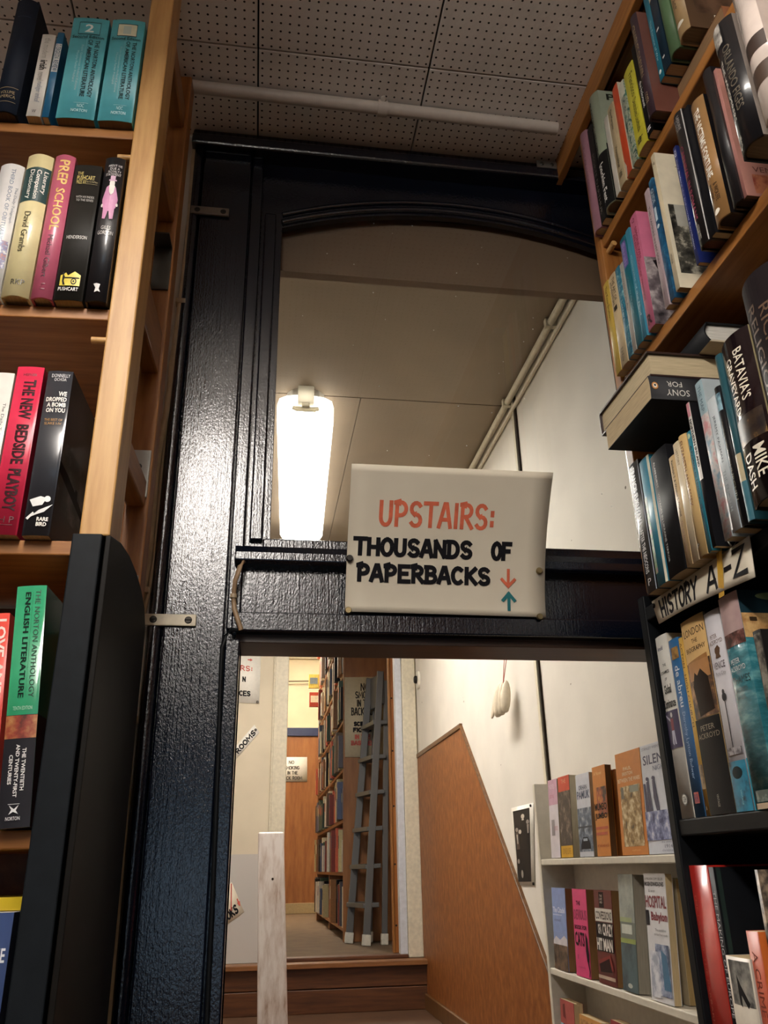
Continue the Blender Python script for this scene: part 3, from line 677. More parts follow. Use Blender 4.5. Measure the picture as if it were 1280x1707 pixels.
# ------------------------------------------------------------------ straps, cables, pipe
for lab, a, c, z, col in (('brown metal strap across the upper door post', (318, 350), (382, 351), 0, '6d6152'), ('cream painted metal strap with two screws on the door post', (241, 1033), (327, 1033), 0, 'c9bda2')):
    A = onY(a, 1.183); Cc = onY(c, 1.183); t = thing('metal_strap', lab, 'bracket', (A+Cc)/2); b = (A+Cc)/2
    mt = metal(col, .5, .5) if z else paint(col, .45, .12)
    m = MB(); m.box((A.x, 1.180, A.z-.0085), (Cc.x, 1.1845, A.z+.0085), mt); m.build('strap', t, b, .001)
    for f in (.17, .85):
        m = MB(); x = A.x+(Cc.x-A.x)*f; m.disc((x, 1.1802, A.z), .0052, (0, -1, 0), .0012, metal('3a3733', .5)); m.box((x-.004, 1.1785, A.z-.0006), (x+.004, 1.1791, A.z+.0006), paint('15130f', .8)); m.build('screw', t, b)
CABLE = paint('b3a183', .55, .1)
pth = [(328, 240), (322, 330), (315, 420), (305, 505), (293, 590), (288, 640), (281, 690), (270, 745), (263, 800), (258, 865), (252, 930), (243, 985), (235, 1020), (232, 1060), (225, 1200), (214, 1340), (202, 1480), (192, 1600), (180, 1760)]
m = MB(); P = [onY(p, 1.188) for p in pth]; 
for i, p in enumerate(P): p.x -= .0035
m.tube(P, .0052, CABLE, 10); m2 = [p+Vector((.0075, .003, 0)) for p in P[6:14]]; m.tube(m2, .003, CABLE, 8)
for i in (3, 11, 14): m.box((P[i].x-.008, 1.180, P[i].z-.004), (P[i].x+.008, 1.1955, P[i].z+.004), CABLE)
tag(m.build('electric_cable', None, P[-1]), 'thick cream cable clipped down the outer edge of the door post', 'cable')
m = MB(); P = [onY(p, 1.165) for p in ((414, 918), (407, 930), (400, 945), (392, 968), (389, 990), (390, 1010), (395, 1028), (402, 1048))]
for i, p in enumerate(P): p.y = (1.19, 1.178, 1.164, 1.166, 1.176, 1.176, 1.170, 1.172)[i]
m.tube(P, .0036, paint('8f7558', .5, .1), 10); m.tube([P[4]-Vector((0, 0, .003)), P[4]+Vector((0, 0, .003))], .0052, paint('a08c70', .5), 10); m.tube([P[4], P[4]+Vector((.004, .022, 0))], .002, paint('a08c70', .5), 6)
tag(m.build('electric_cable', None, P[-1]), 'short brown cable curving over the black sill corner', 'cable')
m = MB(); P = [onY(p, 1.178) for p in ((402, 1050), (385, 1048), (375, 1060), (370, 1080), (368, 1120), (364, 1250), (359, 1380), (354, 1500), (347, 1650), (342, 1760))]
for i, p in enumerate(P): p.y = 1.181
m.tube(P, .0032, paint('101214', .35, .1), 8)
tag(m.build('electric_cable', None, P[-1]), 'thin black cable running down beside the door jamb', 'cable')
PIPEC = paint('bcb3a9', .45, .05)
m = MB(); a = onZ((285, 140), 1.258); c = onZ((940, 216), 1.258); dx = (c-a)
m.tube([a-dx*.35, a, a+dx*.5, a+dx*.98], .0115, PIPEC, 14)
q = a+dx*.52; m.tube([q-dx*.012, q+dx*.012], .0145, PIPEC, 14); m.tube([q+Vector((0, 0, 0)), q+Vector((0, 0, .016))], .006, PIPEC, 8); m.disc(q+Vector((0, -.016, .006)), .005, (0, -.6, -1), .004, PIPEC)
tag(m.build('ceiling_pipe', None, a), 'pale painted pipe running under the perforated ceiling tiles', 'pipe')
m = MB(); m.tube([(.781, 1.34, 1.432), (.781, 4.29, 1.432)], .011, TRIMW, 10); m.tube([(.790, 1.34, 1.395), (.790, 4.29, 1.395)], .007, TRIMW, 8)
for y in (1.9, 2.35, 2.95, 3.6): m.box((.766, y-.008, 1.42), (.799, y+.008, 1.446), TRIMW)
tag(m.build('conduit_pipe', None, (.781, 2.9, 1.43)), 'cream conduit along the stair ceiling and wall corner', 'pipe')

# ------------------------------------------------------------------ things on the stair wall
t = thing('hanging_pads', 'fanned cream pads hanging from red string on the white stair wall', 'pads', (.78, 2.6, .44)); b = (.78, 2.6, .44)
padm = paint('cfc2aa', .7, .08)
def pad(cx, cy, cz, rx, ry, rz_, tiltx, name):
    m = MB(); nu, nv = 14, 9; vs = []; fs = []
    for j in range(nv+1):
        th = math.pi*j/nv
        for i in range(nu):
            ph = 2*math.pi*i/nu; x, y, z = rx*math.sin(th)*math.cos(ph), ry*math.sin(th)*math.sin(ph), max(-.84, math.cos(th))*rz_
            vs.append((cx+x+z*.12, cy+y-z*tiltx, cz+z))
    for j in range(nv):
        for i in range(nu): fs.append((j*nu+i, (j+1)*nu+i, (j+1)*nu+(i+1) % nu, j*nu+(i+1) % nu))
    m.add(vs, fs, padm, True); return m.build(name, t, b)
pad(.752, 2.602, .482, .016, .022, .058, .05, 'pad'); pad(.758, 2.582, .484, .016, .020, .058, -.02, 'pad'); pad(.764, 2.564, .487, .016, .018, .056, -.08, 'pad'); pad(.748, 2.640, .480, .006, .020, .050, .5, 'loose_flap')
st = paint('a5503e', .7)
m = MB(); m.tube([(.762, 2.575, .53), (.778, 2.545, .64), (.792, 2.535, .80), (.792, 2.535, 1.02)], .0013, st, 6); m.tube([(.762, 2.575, .53), (.78, 2.582, .66), (.792, 2.56, .84), (.792, 2.54, 1.02)], .0013, st, 6)
m.tube([(.799, 2.537, 1.02), (.788, 2.537, 1.022), (.788, 2.537, 1.030)], .002, metal('7a766e'), 6); m.build('string', t, b)
t = thing('bell_push', 'round white bell push with a dark centre beside the inner doorway', 'bell push', (.79, 4.2, .886)); b = (.79, 4.2, .886)
m = MB(); m.disc((.7995, 4.205, .886), .046, (-1, 0, 0), .012, paint('d6d0c2', .4), 24); m.build('plate', t, b)
m = MB(); m.disc((.788, 4.205, .886), .020, (-1, 0, 0), .014, paint('1d1a17', .4), 16); m.build('button', t, b)
t = thing('photo_print', 'black and white group photograph with white border pinned on the stair wall', 'photograph', (.797, 2.6, .06)); b = (.797, 2.6, .06)
Q = [onX(p, .7975) for p in ((852, 1347), (889, 1338), (891, 1476), (863, 1476))]
def phfn(u, v, e):
    p = Q[0]*(1-u)*(1-v)+Q[1]*u*(1-v)+Q[2]*u*v+Q[3]*(1-u)*v; return (p.x-e, p.y, p.z)
m = MB(); card_grid(m, phfn, paint('d8d3c8', .4, .03), 3, 3, .0008)
dk = paint('191817', .3, .1); gy = paint('8f8b84', .3, .1); lt = paint('c6c0b4', .3, .05)
put_art(m, [('r', .07, .05, .83, .955, dk), ('r', .12, .07, .80, .30, paint('2b2926', .3)), ('e', .20, .30, .07, .028, gy), ('p', [(.12, .33), (.28, .33), (.30, .55), (.14, .55)], paint('35332f', .3)), ('e', .52, .14, .08, .03, lt), ('p', [(.47, .17), (.57, .17), (.54, .30), (.50, .30)], lt),
  ('p', [(.40, .19), (.66, .19), (.72, .55), (.36, .55)], paint('211f1d', .3)), ('e', .74, .22, .07, .028, gy), ('p', [(.70, .25), (.80, .25), (.78, .36), (.72, .36)], gy), ('e', .36, .33, .07, .028, lt), ('p', [(.18, .36), (.24, .36), (.24, .48), (.20, .48)], lt), ('e', .20, .70, .06, .03, gy), ('e', .36, .86, .06, .05, gy)], phfn, .2, .22, .0004, .0001)
m.build('print', t, b)
for u, v in ((.90, .03), (.96, .98)):
    m = MB(); m.disc(phfn(u, v, 0), .004, (-1, 0, 0), .004, metal('2a2825', .5), 8); m.build('drawing_pin', t, b)

# ------------------------------------------------------------------ stepladder beyond the inner doorway
AL = metal('6f6e6c', .5, .6); FOOT = paint('d3ccbc', .5); DKS = paint('2a241e', .6)
t = thing('stepladder', 'folded aluminium stepladder leaning beyond the inner doorway', 'ladder', (.64, 5.05, UP)); b = (.64, 5.05, UP)
a0, a1 = Vector((.540, 5.20, UP+.03)), Vector((.672, 5.20, 1.10)); c0, c1 = Vector((.612, 4.99, UP+.03)), Vector((.712, 4.99, 1.10)); e0, e1 = Vector((.715, 5.02, UP+.03)), Vector((.752, 5.02, 1.05)); f0, f1 = Vector((.66, 5.22, UP+.03)), Vector((.71, 5.22, 1.05))
for p, q, w in ((a0, a1, .040), (c0, c1, .040), (e0, e1, .032), (f0, f1, .026)):
    m = MB(); m.bar(p, q, w, .022, AL, (1, 0, 0)); o = m.build('rail', t, b, .003)
    m = MB(); d = (q-p).normalized(); m.bar(p-d*.03, p+d*.025, w+.008, .030, FOOT, (1, 0, 0)); m.build('rubber_foot', o, b, .004)
for k in range(6):
    f = .115+.135*k; p = a0.lerp(a1, f); q = c0.lerp(c1, f); m = MB(); p = p+Vector((.015, .01, 0)); q = q+Vector((.015, -.01, 0))
    m.add([p+Vector((-.045, 0, .01)), q+Vector((-.045, 0, .01)), q+Vector((.045, 0, .014)), p+Vector((.045, 0, .014)), p+Vector((-.045, 0, -.014)), q+Vector((-.045, 0, -.014)), q+Vector((.045, 0, -.010)), p+Vector((.045, 0, -.010))],
          [(0, 1, 2, 3), (7, 6, 5, 4), (0, 4, 5, 1), (1, 5, 6, 2), (2, 6, 7, 3), (3, 7, 4, 0)], AL); m.build('tread', t, b, .003)
m = MB(); p = a0.lerp(a1, .93); q = c0.lerp(c1, .93); m.bar(p+Vector((.02, 0, 0)), q+Vector((.02, 0, 0)), .02, .19, AL, (1, 0, 0)); m.build('platform', t, b, .004)
t = thing('shelf_upright', 'drilled pine upright standing just inside the inner doorway', 'upright', (.70, 4.6, UP)); b = (.70, 4.6, UP)
m = MB(); m.box((.690, 4.55, UP), (.775, 4.58, 2.13), wood('orange_pine', '8a4f20', 'a3622c', 'b5753a')); m.box((.690, 4.54, UP), (.70, 4.55, 2.13), PINE); m.build('board', t, b, .002)
m = MB()
for k in range(13): m.disc((.708+.02*(k % 2), 4.5495, UP+.12+.14*k), .005, (0, -1, 0), .001, DKS, 8)
m.build('screw_heads', t, b)

# ------------------------------------------------------------------ long bookcase in the back room, packed with books
XB = .514
bc = thing('bookcase', 'long brown bookcase packed with books in the back room beyond the doorway', 'bookcase', (.68, 6.4, UP)); BB = (.68, 6.4, UP)
def bp(name, f, bevel=.003):
    m = MB(); f(m); return m.build(name, bc, BB, bevel)
bp('end_panel', lambda m: m.box((XB, 5.274, UP), (.86, 5.30, 2.05), BROWNP)); bp('end_panel', lambda m: m.box((XB, 7.52, UP), (.86, 7.545, 2.05), BROWNP))
bp('back_panel', lambda m: m.box((.85, 5.30, UP), (.86, 7.52, 2.05), BROWNP)); bp('divider', lambda m: m.box((XB+.01, 6.40, UP), (.85, 6.42, 2.05), BROWNP))
ZS = [UP+.07+.295*k for k in range(8)]
for z in ZS: bp('shelf', lambda m: m.box((XB+.004, 5.30, z-.02), (.85, 7.52, z), BROWNP))
cols = ['d9cfb0', 'b8a878', '3b3a45', '7c2c22', '2f4a3a', 'c9c4b6', '1d1d20', '8a5a2c', '44506a', 'c4573a', 'e2dcc8', '5b4632']
meshes = []
for i, c in enumerate(cols):
    m = MB(); cm = paint(c, .45, .15); w, h, d = 1, 1, .15
    m.box((0, 0, 0), (d, 1, 1), cm); m.box((.002, .08, .995), (d+.001, .92, 1.0005), pages()); m.box((-.0006, .2, .55), (0, .8, .85), paint(cols[(i+5) % 12], .45)); 
    o = m.build('paperback_book'); meshes.append(o.data); bpy.data.objects.remove(o)
rb_ = random.Random(3); n = 0
for z in ZS:
    for y0, y1 in ((5.303, 6.398), (6.422, 7.518)):
        y = y0
        while y < y1-.06:
            w = rb_.uniform(.042, .075); h = rb_.uniform(.17, .255)
            if y+w > y1: break
            if rb_.random() < .04: y += w; continue
            o = bpy.data.objects.new('paperback_book', meshes[rb_.randrange(12)] if n > 12 else meshes[n % 12]); COL.objects.link(o)
            o.location = (XB+rb_.uniform(-.03, .02), y, z+EYE+.0005); o.scale = (1, w-.002, h); n += 1
            tag(o, 'small book packed upright on the long brown bookcase in the back room', 'book', 'books in the back room bookcase')
            y += w
# a few face-out books stuck on its far end and the picture wire on the far wall
for lab, p, q, c, c2 in (('dark blue box file sticking out at the top of the back room bookcase', (519, 1066), (528, 1085), '27304a', '39445f'), ('yellow picture book sticking out from the back room bookcase', (515, 1124), (531, 1147), 'b3a14c', '5c6a72'), ('red book sticking out below the yellow one in the back room', (516, 1154), (533, 1178), 'a8402c', 'd2c6a8')):
    A = onY(p, 7.55); Cc = onY(q, 7.55); t = thing('picture_book', lab, 'book', (A.x, 7.55, Cc.z))
    m = MB(); m.box((A.x, 7.55, Cc.z), (XB+.10, 7.58, A.z), paint(c, .45, .2)); m.box((A.x+.01, 7.549, Cc.z+.3*(A.z-Cc.z)), (Cc.x-.01, 7.55, A.z-.03), paint(c2, .45, .2)); m.build('cover', t, (A.x, 7.55, Cc.z), .002)
m = MB(); m.tube([(-.2, 8.70, 1.79), (.9, 8.70, 1.815)], .006, paint('4a3c26', .5), 8); m.tube([(-1.39, 8.70, 1.785), (-.2, 8.70, 1.79)], .006, paint('4a3c26', .5), 8)
tag(m.build('curtain_wire', None, (0, 8.7, 1.79)), 'thin dark wire stretched across the cream wall of the back room', 'wire')
m = MB(); m.tube([(-1.4, 8.73, 2.10), (1.5, 8.73, 2.10)], .016, TRIMW, 10); m.tube([(-1.4, 8.73, 2.055), (1.5, 8.73, 2.055)], .010, TRIMW, 10)
tag(m.build('conduit_pipe', None, (0, 8.73, 2.08)), 'pair of cream pipes under the back room ceiling', 'pipe')
# ------------------------------------------------------------------ books of the left bookcase
def lplane(p, v):
    ex = Vector((math.cos(LA), math.sin(LA), 0)); ey = Vector((-math.sin(LA), math.cos(LA), 0)); d = ray(*p)
    P = d*((LP.dot(ey)+v)/d.dot(ey)); return (P-LP).dot(ex), P.z
def lb(label, pl, pr, top, zs, d, cover, u0=None, v=-.008, h=None, **k):
    u1 = lplane(pr, v)[0]; u0 = lplane(pl, v)[0] if u0 is None else u1-u0
    if h is None: h = lplane(top, v)[1]-zs
    ex = Vector((math.cos(LA), math.sin(LA), 0)); ey = Vector((-math.sin(LA), math.cos(LA), 0))
    P = LP+ex*(u0+.0005)+ey*v; return book(label, (P.x, P.y, zs+.0004), LA, u1-u0-.001, h, d, cover, **k)
WH, BK, GOLD, DKG = 'e8e4da', '16161a', 'c9a24c', '1d4038'
z1, z2, z3_, z4, z5 = LSH
lb('dark navy clothbound hardback leaning at the left end of the top shelf', (-14, 195), (27, 197), (28, 4), z1, .15, '18202e', hard=True, paper='6d5f4c', rough=.6,
   spine=[('r', .2, .16, .8, .163, '3f4a5a'), ('r', .1, .80, .9, .803, '8b7a5a'), ('t', 'VOLUME', .2, .83, .8, .855, '9b8a66'), ('t', 'AMERICA', .15, .865, .85, .89, '9b8a66'), ('r', .1, .92, .9, .923, '8b7a5a')])
lb('white paperback on the modern irish novel on the top left shelf', (41, 201), (66, 202), (75, 58), z1, .13, 'd8d4cb', spine=[('t', 'the modern', .28, .05, .72, .30, 'a8a49c', 'd'), ('t', 'irish', .25, .33, .78, .45, BK, 'd', .02), ('t', 'novel', .25, .48, .75, .58, 'a8a49c', 'd'), ('t', 'rudiger imhof', .25, .60, .75, .84, '8f9aa8', 'd'), ('t', 'W', .35, .93, .65, .965, '555555')])
lb('thin blue review with white block lettering beside the white novel', (67, 203), (80, 203), (101, 55), z1, .12, '20668f', spine=[('r', .08, .14, .96, .48, 'dfe0dc'), ('t', 'EVERGREEN', .18, .15, .88, .32, '1a4c70', 'd', .02), ('t', 'REVIEW', .18, .34, .88, .47, '1a4c70', 'd', .02)])
def norton(label, pl, pr, top, num, sq):
    TQ, TK, TL = '58b3bf', '10343c', 'b8e0e2'
    return lb(label, pl, pr, top, z1, .135, TQ, paper='7d6448', front_col='3f98a6', spine=[('r', .20, .045, .80, .175, '174a55'), ('r', .215, .053, .785, .167, sq), ('t', num, .38, .07, .62, .152, 'e9efe9' if sq == TQ else 'b9c8bc', 'h', .02),
        ('t', 'Second Edition', .06, .185, .93, .215, TK, 'h', .01), ('t', 'THE NORTON ANTHOLOGY', .72, .23, .84, .80, TK, 'd', .012), ('t', 'OF AMERICAN LITERATURE', .53, .23, .65, .80, TK, 'd', .012), ('r', .485, .23, .49, .80, TL),
        ('t', 'Baym Gottesman Holland Kalstone', .35, .29, .43, .74, TL, 'd'), ('t', 'Murphy Parker Pritchard', .25, .35, .33, .66, TL, 'd'), ('r', .42, .86, .80, .862, TL), ('t', 'NOC', .52, .873, .70, .905, TL), ('t', 'NORTON', .38, .92, .80, .948, TL, 'h', .01)])
norton('thick turquoise anthology numbered 2 on the top left shelf', (91, 200), (157, 200), (120, 30), '2', '58b3bf')
norton('thick turquoise anthology with a cream numbered square beside the post', (161, 202), (220, 205), (184, 33), '1', 'd9d6b8')
# second shelf
lb('dark green book cut by the frame edge beside the white obituaries', (-80, 480), (-46, 490), (-10, 290), z2, .14, '31584c', hard=True)
lb('white hardback third book of obituaries with a floral spine', (-44, 490), (0, 492), (10, 278), z2, .14, 'dcdad8', hard=True, coat=.4, spine=[('t', 'THIRD BOOK OF OBITUARIES', .56, .04, .72, .62, '6d7f94', 'd'), ('t', 'The Daily Telegraph', .80, .18, .92, .46, '9098a4', 'd'), ('ph', .30, .60, .96, .80, blotch('flower_print', [(.42, 'dcdad8'), (.5, '7f86b0'), (.62, 'c58a6a')], 120))])
lb('cream literary companion dictionary with a dark green band', (1, 495), (48, 500), (50, 262), z2, .15, 'dfd29f', hard=True, coat=.5, spine=[('r', 0, .10, 1, .35, '173c3c'), ('t', 'Literary', .74, .125, .93, .29, WH, 'd', .015), ('t', 'Companion', .47, .12, .70, .335, WH, 'd', .015), ('t', 'Dictionary', .20, .12, .43, .335, WH, 'd', .015), ('t', 'David Grambs', .34, .43, .58, .71, '4b4632', 'd'), ('t', 'RKP', .32, .895, .80, .93, '3b3728')])
lb('rose pink hardback with gilt school lettering', (50, 499), (87, 503), (95, 262), z2, .14, 'c25f78', hard=True, coat=.4, spine=[('t', 'PREP', .30, .04, .80, .22, 'e0bd6a', 'd', .02), ('t', 'SCHOOL', .34, .25, .78, .55, 'e0bd6a', 'd', .02), ('t', 'Michael', .36, .585, .62, .72, '3d1f2a', 'd'), ('t', 'Gilbert', .36, .74, .62, .87, '3d1f2a', 'd'), ('t', 'LJ', .36, .91, .62, .95, '7c2438', 'd')])
lb('black prize annual with a yellow handcart emblem at its foot', (88, 499), (138, 500), (128, 276), z2, .135, '25231f', paper='b59c6c', rough=.5, spine=[('t', 'THE', .14, .055, .36, .08, 'c9b86a'), ('t', 'PUSHCART', .14, .085, .80, .118, 'c9b86a', 'h', .01), ('t', 'PRIZE XX', .14, .122, .50, .15, 'c9b86a'), ('t', 'Best of the Small Presses', .52, .125, .92, .14, '9d9060'), ('r', .5, .15, .92, .152, '9d9060'), ('t', 'WITH AN INDEX', .22, .245, .88, .262, 'b9b7b0'), ('t', 'TO THE SERIES', .24, .27, .86, .287, 'b9b7b0'), ('t', 'HENDERSON', .12, .545, .84, .57, 'dcdad2'),
   ('p', [(.14, .835), (.32, .815), (.40, .835), (.62, .805), (.84, .83), (.84, .905), (.14, .905)], 'd8c33c'), ('e', .62, .875, .10, .023, '1a1814'), ('e', .62, .875, .065, .015, 'd8c33c'), ('e', .62, .875, .03, .007, '1a1814'), ('r', .30, .848, .80, .855, '1a1814'), ('p', [(.22, .83), (.30, .84), (.28, .875), (.34, .90), (.26, .90), (.22, .875)], '1a1814'), ('e', .24, .822, .035, .008, '1a1814'), ('t', 'PUSHCART', .13, .918, .82, .943, 'dcdad2', 'h', .01)])
lb('black hardback with a pink-suited stout figure in a top hat beside the post', (141, 500), (178, 502), (176, 265), z2, .14, '17171b', hard=True, coat=.7, paper='5c4a3a', bulge=.0035, spine=[('t', "AREN'T WE", .22, .055, .90, .072, 'c9c7c4'), ('t', 'DUE A', .32, .078, .80, .095, 'c9c7c4'), ('t', 'ROYALTY', .25, .10, .88, .118, 'c9c7c4'), ('t', 'STATEMENT', .14, .122, .90, .14, 'c9c7c4'),
   ('p', [(.20, .37), (.14, .31), (.28, .225), (.50, .20), (.74, .225), (.90, .31), (.84, .37), (.52, .40)], 'cf8fb5'), ('p', [(.24, .36), (.50, .37), (.48, .41), (.40, .455), (.26, .45)], 'cf8fb5'), ('p', [(.52, .37), (.80, .36), (.78, .45), (.62, .455), (.56, .41)], 'cf8fb5'), ('e', .54, .20, .13, .035, 'e3dfd6'), ('p', [(.40, .215), (.70, .215), (.66, .265), (.54, .285), (.44, .262)], 'e8e4dc'), ('r', .36, .172, .74, .182, 'cfa9c2'), ('r', .43, .145, .67, .175, 'cfa9c2'), ('e', .17, .36, .05, .012, 'e3dfd6'), ('e', .89, .35, .05, .012, 'e3dfd6'),
   ('t', 'GILES', .30, .505, .76, .53, 'd5d3ce'), ('t', 'GORDON', .16, .54, .90, .566, 'd5d3ce'), ('p', [(.34, .90), (.48, .895), (.66, .90), (.62, .93), (.70, .95), (.56, .945), (.42, .955), (.46, .925)], 'b9b7b4')])
# third shelf
lb('white collection with black-letter title at the left frame edge', (-66, 894), (-24, 895), (-10, 622), z3_, .135, 'dedad2', front_col='d8cfc0', spine=[('t', 'The Daily Telegraph', .70, .20, .86, .50, '3a3a3a', 'd'), ('t', 'A Book of', .46, .24, .66, .46, '4a4a4a', 'd')])
lb('bright red bedside anthology with heavy black lettering', (-22, 895), (28, 897), (56, 613), z3_, .13, 'd22f4e', front_col='a8243c', rough=.32, spine=[('t', 'HEFNER', .28, .045, .78, .06, '3a0a14'), ('t', 'THE NEW', .34, .085, .80, .33, '30060f', 'd', .03), ('t', 'BEDSIDE', .34, .365, .80, .60, '30060f', 'd', .03), ('t', 'PLAYBOY', .34, .63, .80, .87, '30060f', 'd', .03), ('t', 'H P', .30, .90, .82, .935, '5a0d1c'), ('r', .3, .945, .8, .948, '5a0d1c')])
scene_ph = blotch('grey_battle_photo', [(.3, '141414'), (.52, '3c3a38'), (.7, '77746e')], 22)
lb('charcoal book on dropping a bomb with a white bird emblem', (35, 894), (82, 897), (103, 620), z3_, .135, '35363b', front_col='17171a', rough=.3, coat=.3, spine=[('t', 'DONNELLY', .18, .02, .90, .042, 'd6d6d6'), ('t', 'OCHOA', .30, .047, .78, .067, 'd6d6d6'), ('t', 'WE', .56, .135, .88, .165, WH, 'h', .03), ('t', 'DROPPED', .10, .172, .90, .20, WH, 'h', .03), ('t', 'A BOMB', .16, .207, .90, .235, WH, 'h', .03), ('t', 'ON YOU', .16, .242, .90, .27, WH, 'h', .03), ('t', 'THE BEST OF', .16, .31, .86, .325, 'b98a42'), ('t', 'SLAKE I-IV', .18, .333, .84, .348, 'b98a42'),
   ('p', [(.10, .80), (.50, .78), (.74, .79), (.60, .83), (.26, .84)], 'e2e2e0'), ('e', .76, .795, .12, .018, 'e2e2e0'), ('p', [(.98, .825), (.70, .87), (.44, .885), (.20, .90), (.50, .86)], 'e2e2e0'), ('p', [(.06, .905), (.30, .87), (.36, .88), (.14, .915)], 'e2e2e0'), ('t', 'RARE', .48, .90, .90, .922, WH, 'h', .03), ('t', 'BIRD', .48, .929, .86, .951, WH, 'h', .03)],
   front=[('ph', .02, .42, 1, .80, scene_ph), ('p', [(.0, .56), (.25, .57), (.5, .60), (.52, .575), (.58, .575), (.6, .62), (1, .68), (1, .72), (0, .62)], '0e0e10')])
# fourth shelf
lb('bright red paperback lettered LOVE AND at the left frame edge', (-58, 1380), (-12, 1381), (-18, 1024), z4, .13, 'd4483c', lean=-.075,  spine=[('t', 'LOVE AND', .52, .03, .90, .42, 'ecd9cf', 'd', .03)])
lit_ph = blotch('stage_photo', [(.3, '2b2018'), (.45, '8c3a2c'), (.6, 'b07a4a'), (.75, 'b8b2a8')], 45)
lb('tall green and black anthology of english literature beside the black post', (-6, 1380), (50, 1382), (32, 978), z4, .15, '34966a', lean=-.07,  front_col='1c4a34', coat=.6, rough=.25, paper='b9ad94', spine=[('r', 0, .56, 1, 1, '232227'), ('ph', 0, .562, 1, .655, lit_ph), ('t', 'THE NORTON ANTHOLOGY', .66, .02, .83, .49, '123d2c', 'd'), ('t', 'ENGLISH LITERATURE', .32, .03, .51, .49, '0d241c', 'd', .02), ('r', .57, .03, .575, .49, '1c5a40'), ('t', 'TENTH EDITION', .20, .525, .82, .54, '9fd0b6'),
   ('t', 'THE TWENTIETH', .62, .695, .74, .86, 'e4e2de', 'd', .02), ('t', 'AND TWENTY-FIRST', .42, .68, .54, .885, 'e4e2de', 'd', .02), ('t', 'CENTURIES', .22, .72, .34, .835, 'e4e2de', 'd', .02), ('r', .30, .91, .66, .912, 'd0d0d0'), ('p', [(.34, .915), (.50, .93), (.64, .915), (.56, .935), (.64, .95), (.48, .94), (.34, .95), (.42, .932)], 'd8d8d8'), ('t', 'NORTON', .26, .958, .70, .972, 'd8d8d8', 'h', .01)], front=[('r', 0, .56, 1, 1, '2a1512')])
# fifth shelf
nb = lb('navy book lettered NE low on the left case beside the black post', (-60, 1690), (1, 1690), (14.8, 1522), z5, .14, '18305c', front_col='131f38', rough=.8, u0=.08, paper='cfcabb', spine=[('t', 'NE', .84, .125, .965, .175, 'd8dade', 'h', .02)])
yb = lplane((40, 1500), .03)
ex = Vector((math.cos(LA), math.sin(LA), 0)); ey = Vector((-math.sin(LA), math.cos(LA), 0)); hz = lplane((14.8, 1522), -.008)[1]
P = LP+ex*(yb[0])+ey*.025
book('yellow paperback lying flat on the navy book low on the left', (P.x, P.y, hz+.0008), 0, .011, .095, .11, 'c9ae2c', roll=(0, -math.pi/2, LA))

# ------------------------------------------------------------------ books of the right bookcase
def rb(label, X, pl, pr, top, zs, d, cover, h=None, w=None, **k):
    Y0 = onX(pl, X).y; Y1 = onX(pr, X).y if w is None else Y0-w
    if h is None: h = onX(top, X).z-zs
    return book(label, (X, Y0-.0003, zs+.0005), -math.pi/2, Y0-Y1-.0007, h, d, cover, **k)
def q1(x, y): return (900+x/3.368, x*0+y/3.368)
def q2(x, y): return (940+x/3.711, 200+y/3.711)
def q3(x, y): return (980+x/4.267, 480+y/4.267)
def q4(x, y): return (1020+x/4.922, 740+y/4.922)
def q5(x, y): return (1050+x/3.878, 980+y/3.878)
def q6(x, y): return (1080+x/5.22, 1380+y/5.22)
zA, zB, zC, zD, zE = RSH
Xr = .531
rb('dusty pink hardback at the far end of the top right shelf', Xr, (991, 389), (1002, 380), (968, 235), zA, .14, '9d7280', hard=True, spine=[('t', 'THE QUEST FOR', .3, .15, .7, .6, '8a6470', 'd')])
rb('thin black book with worn lettering beside the dusty pink one', Xr, (1003, 378), (1010, 363), (978, 222), zA, .14, '1d1b1b', spine=[('t', 'MORTE DARTHUR', .3, .3, .7, .92, '6a665f', 'd')])
rb('hardback on plotting a death, grey-green above and black below', Xr, (1011, 352), (1026, 333), (986, 172), zA, .14, '8f9a84', hard=True, coat=.3, paper='6a5844', front_col='97a08c', spine=[('r', 0, .55, 1, 1, '151515'), ('t', 'PLOTTING HITLERS', .22, .05, .50, .50, '2b2f28', 'd', .015), ('t', 'DEATH', .22, .47, .50, .56, '2b2f28', 'd'), ('t', 'Joachim Fest', .25, .62, .72, .95, 'e6e4df', 'd', .02)], front=[('r', 0, .5, 1, 1, '151515'), ('t', 'P  H', .1, .03, .5, .09, '23261f', 'h', .02)])
rb('thin plain white booklet between the death plot and the german paperback', Xr, (1026, 320), (1033, 316), (1007, 202), zA, .12, 'd6d2c6')
rb('worn cream german paperback with black lettering', Xr, (1034, 316), (1044, 302), (1011, 190), zA, .12, 'c7b48e', spine=[('t', 'Die Marquise', .3, .06, .7, .30, '35301f', 'd'), ('t', 'Hexensabbat', .3, .52, .7, .78, '35301f', 'd'), ('t', 'VIII', .25, .83, .75, .90, '35301f', 'd')])
rb('orange-red paperback with torn white edges', Xr, (1045, 296), (1054, 282), (1018, 158), zA, .12, 'd2502c', spine=[('p', [(.0, .82), (.35, .9), (.2, 1), (0, 1)], 'd8cdb8')], front_col='c2b9a4')
rb('green and white mottled paperback beside the orange-red one', Xr, (1055, 279), (1063, 267), (1031, 147), zA, .12, blotch('green_white_cover', [(.4, '24504a'), (.52, 'b8bda6'), (.62, '4a7a6a')], 90), spine=[('r', 0, 0, 1, .18, 'c8c8b4')])
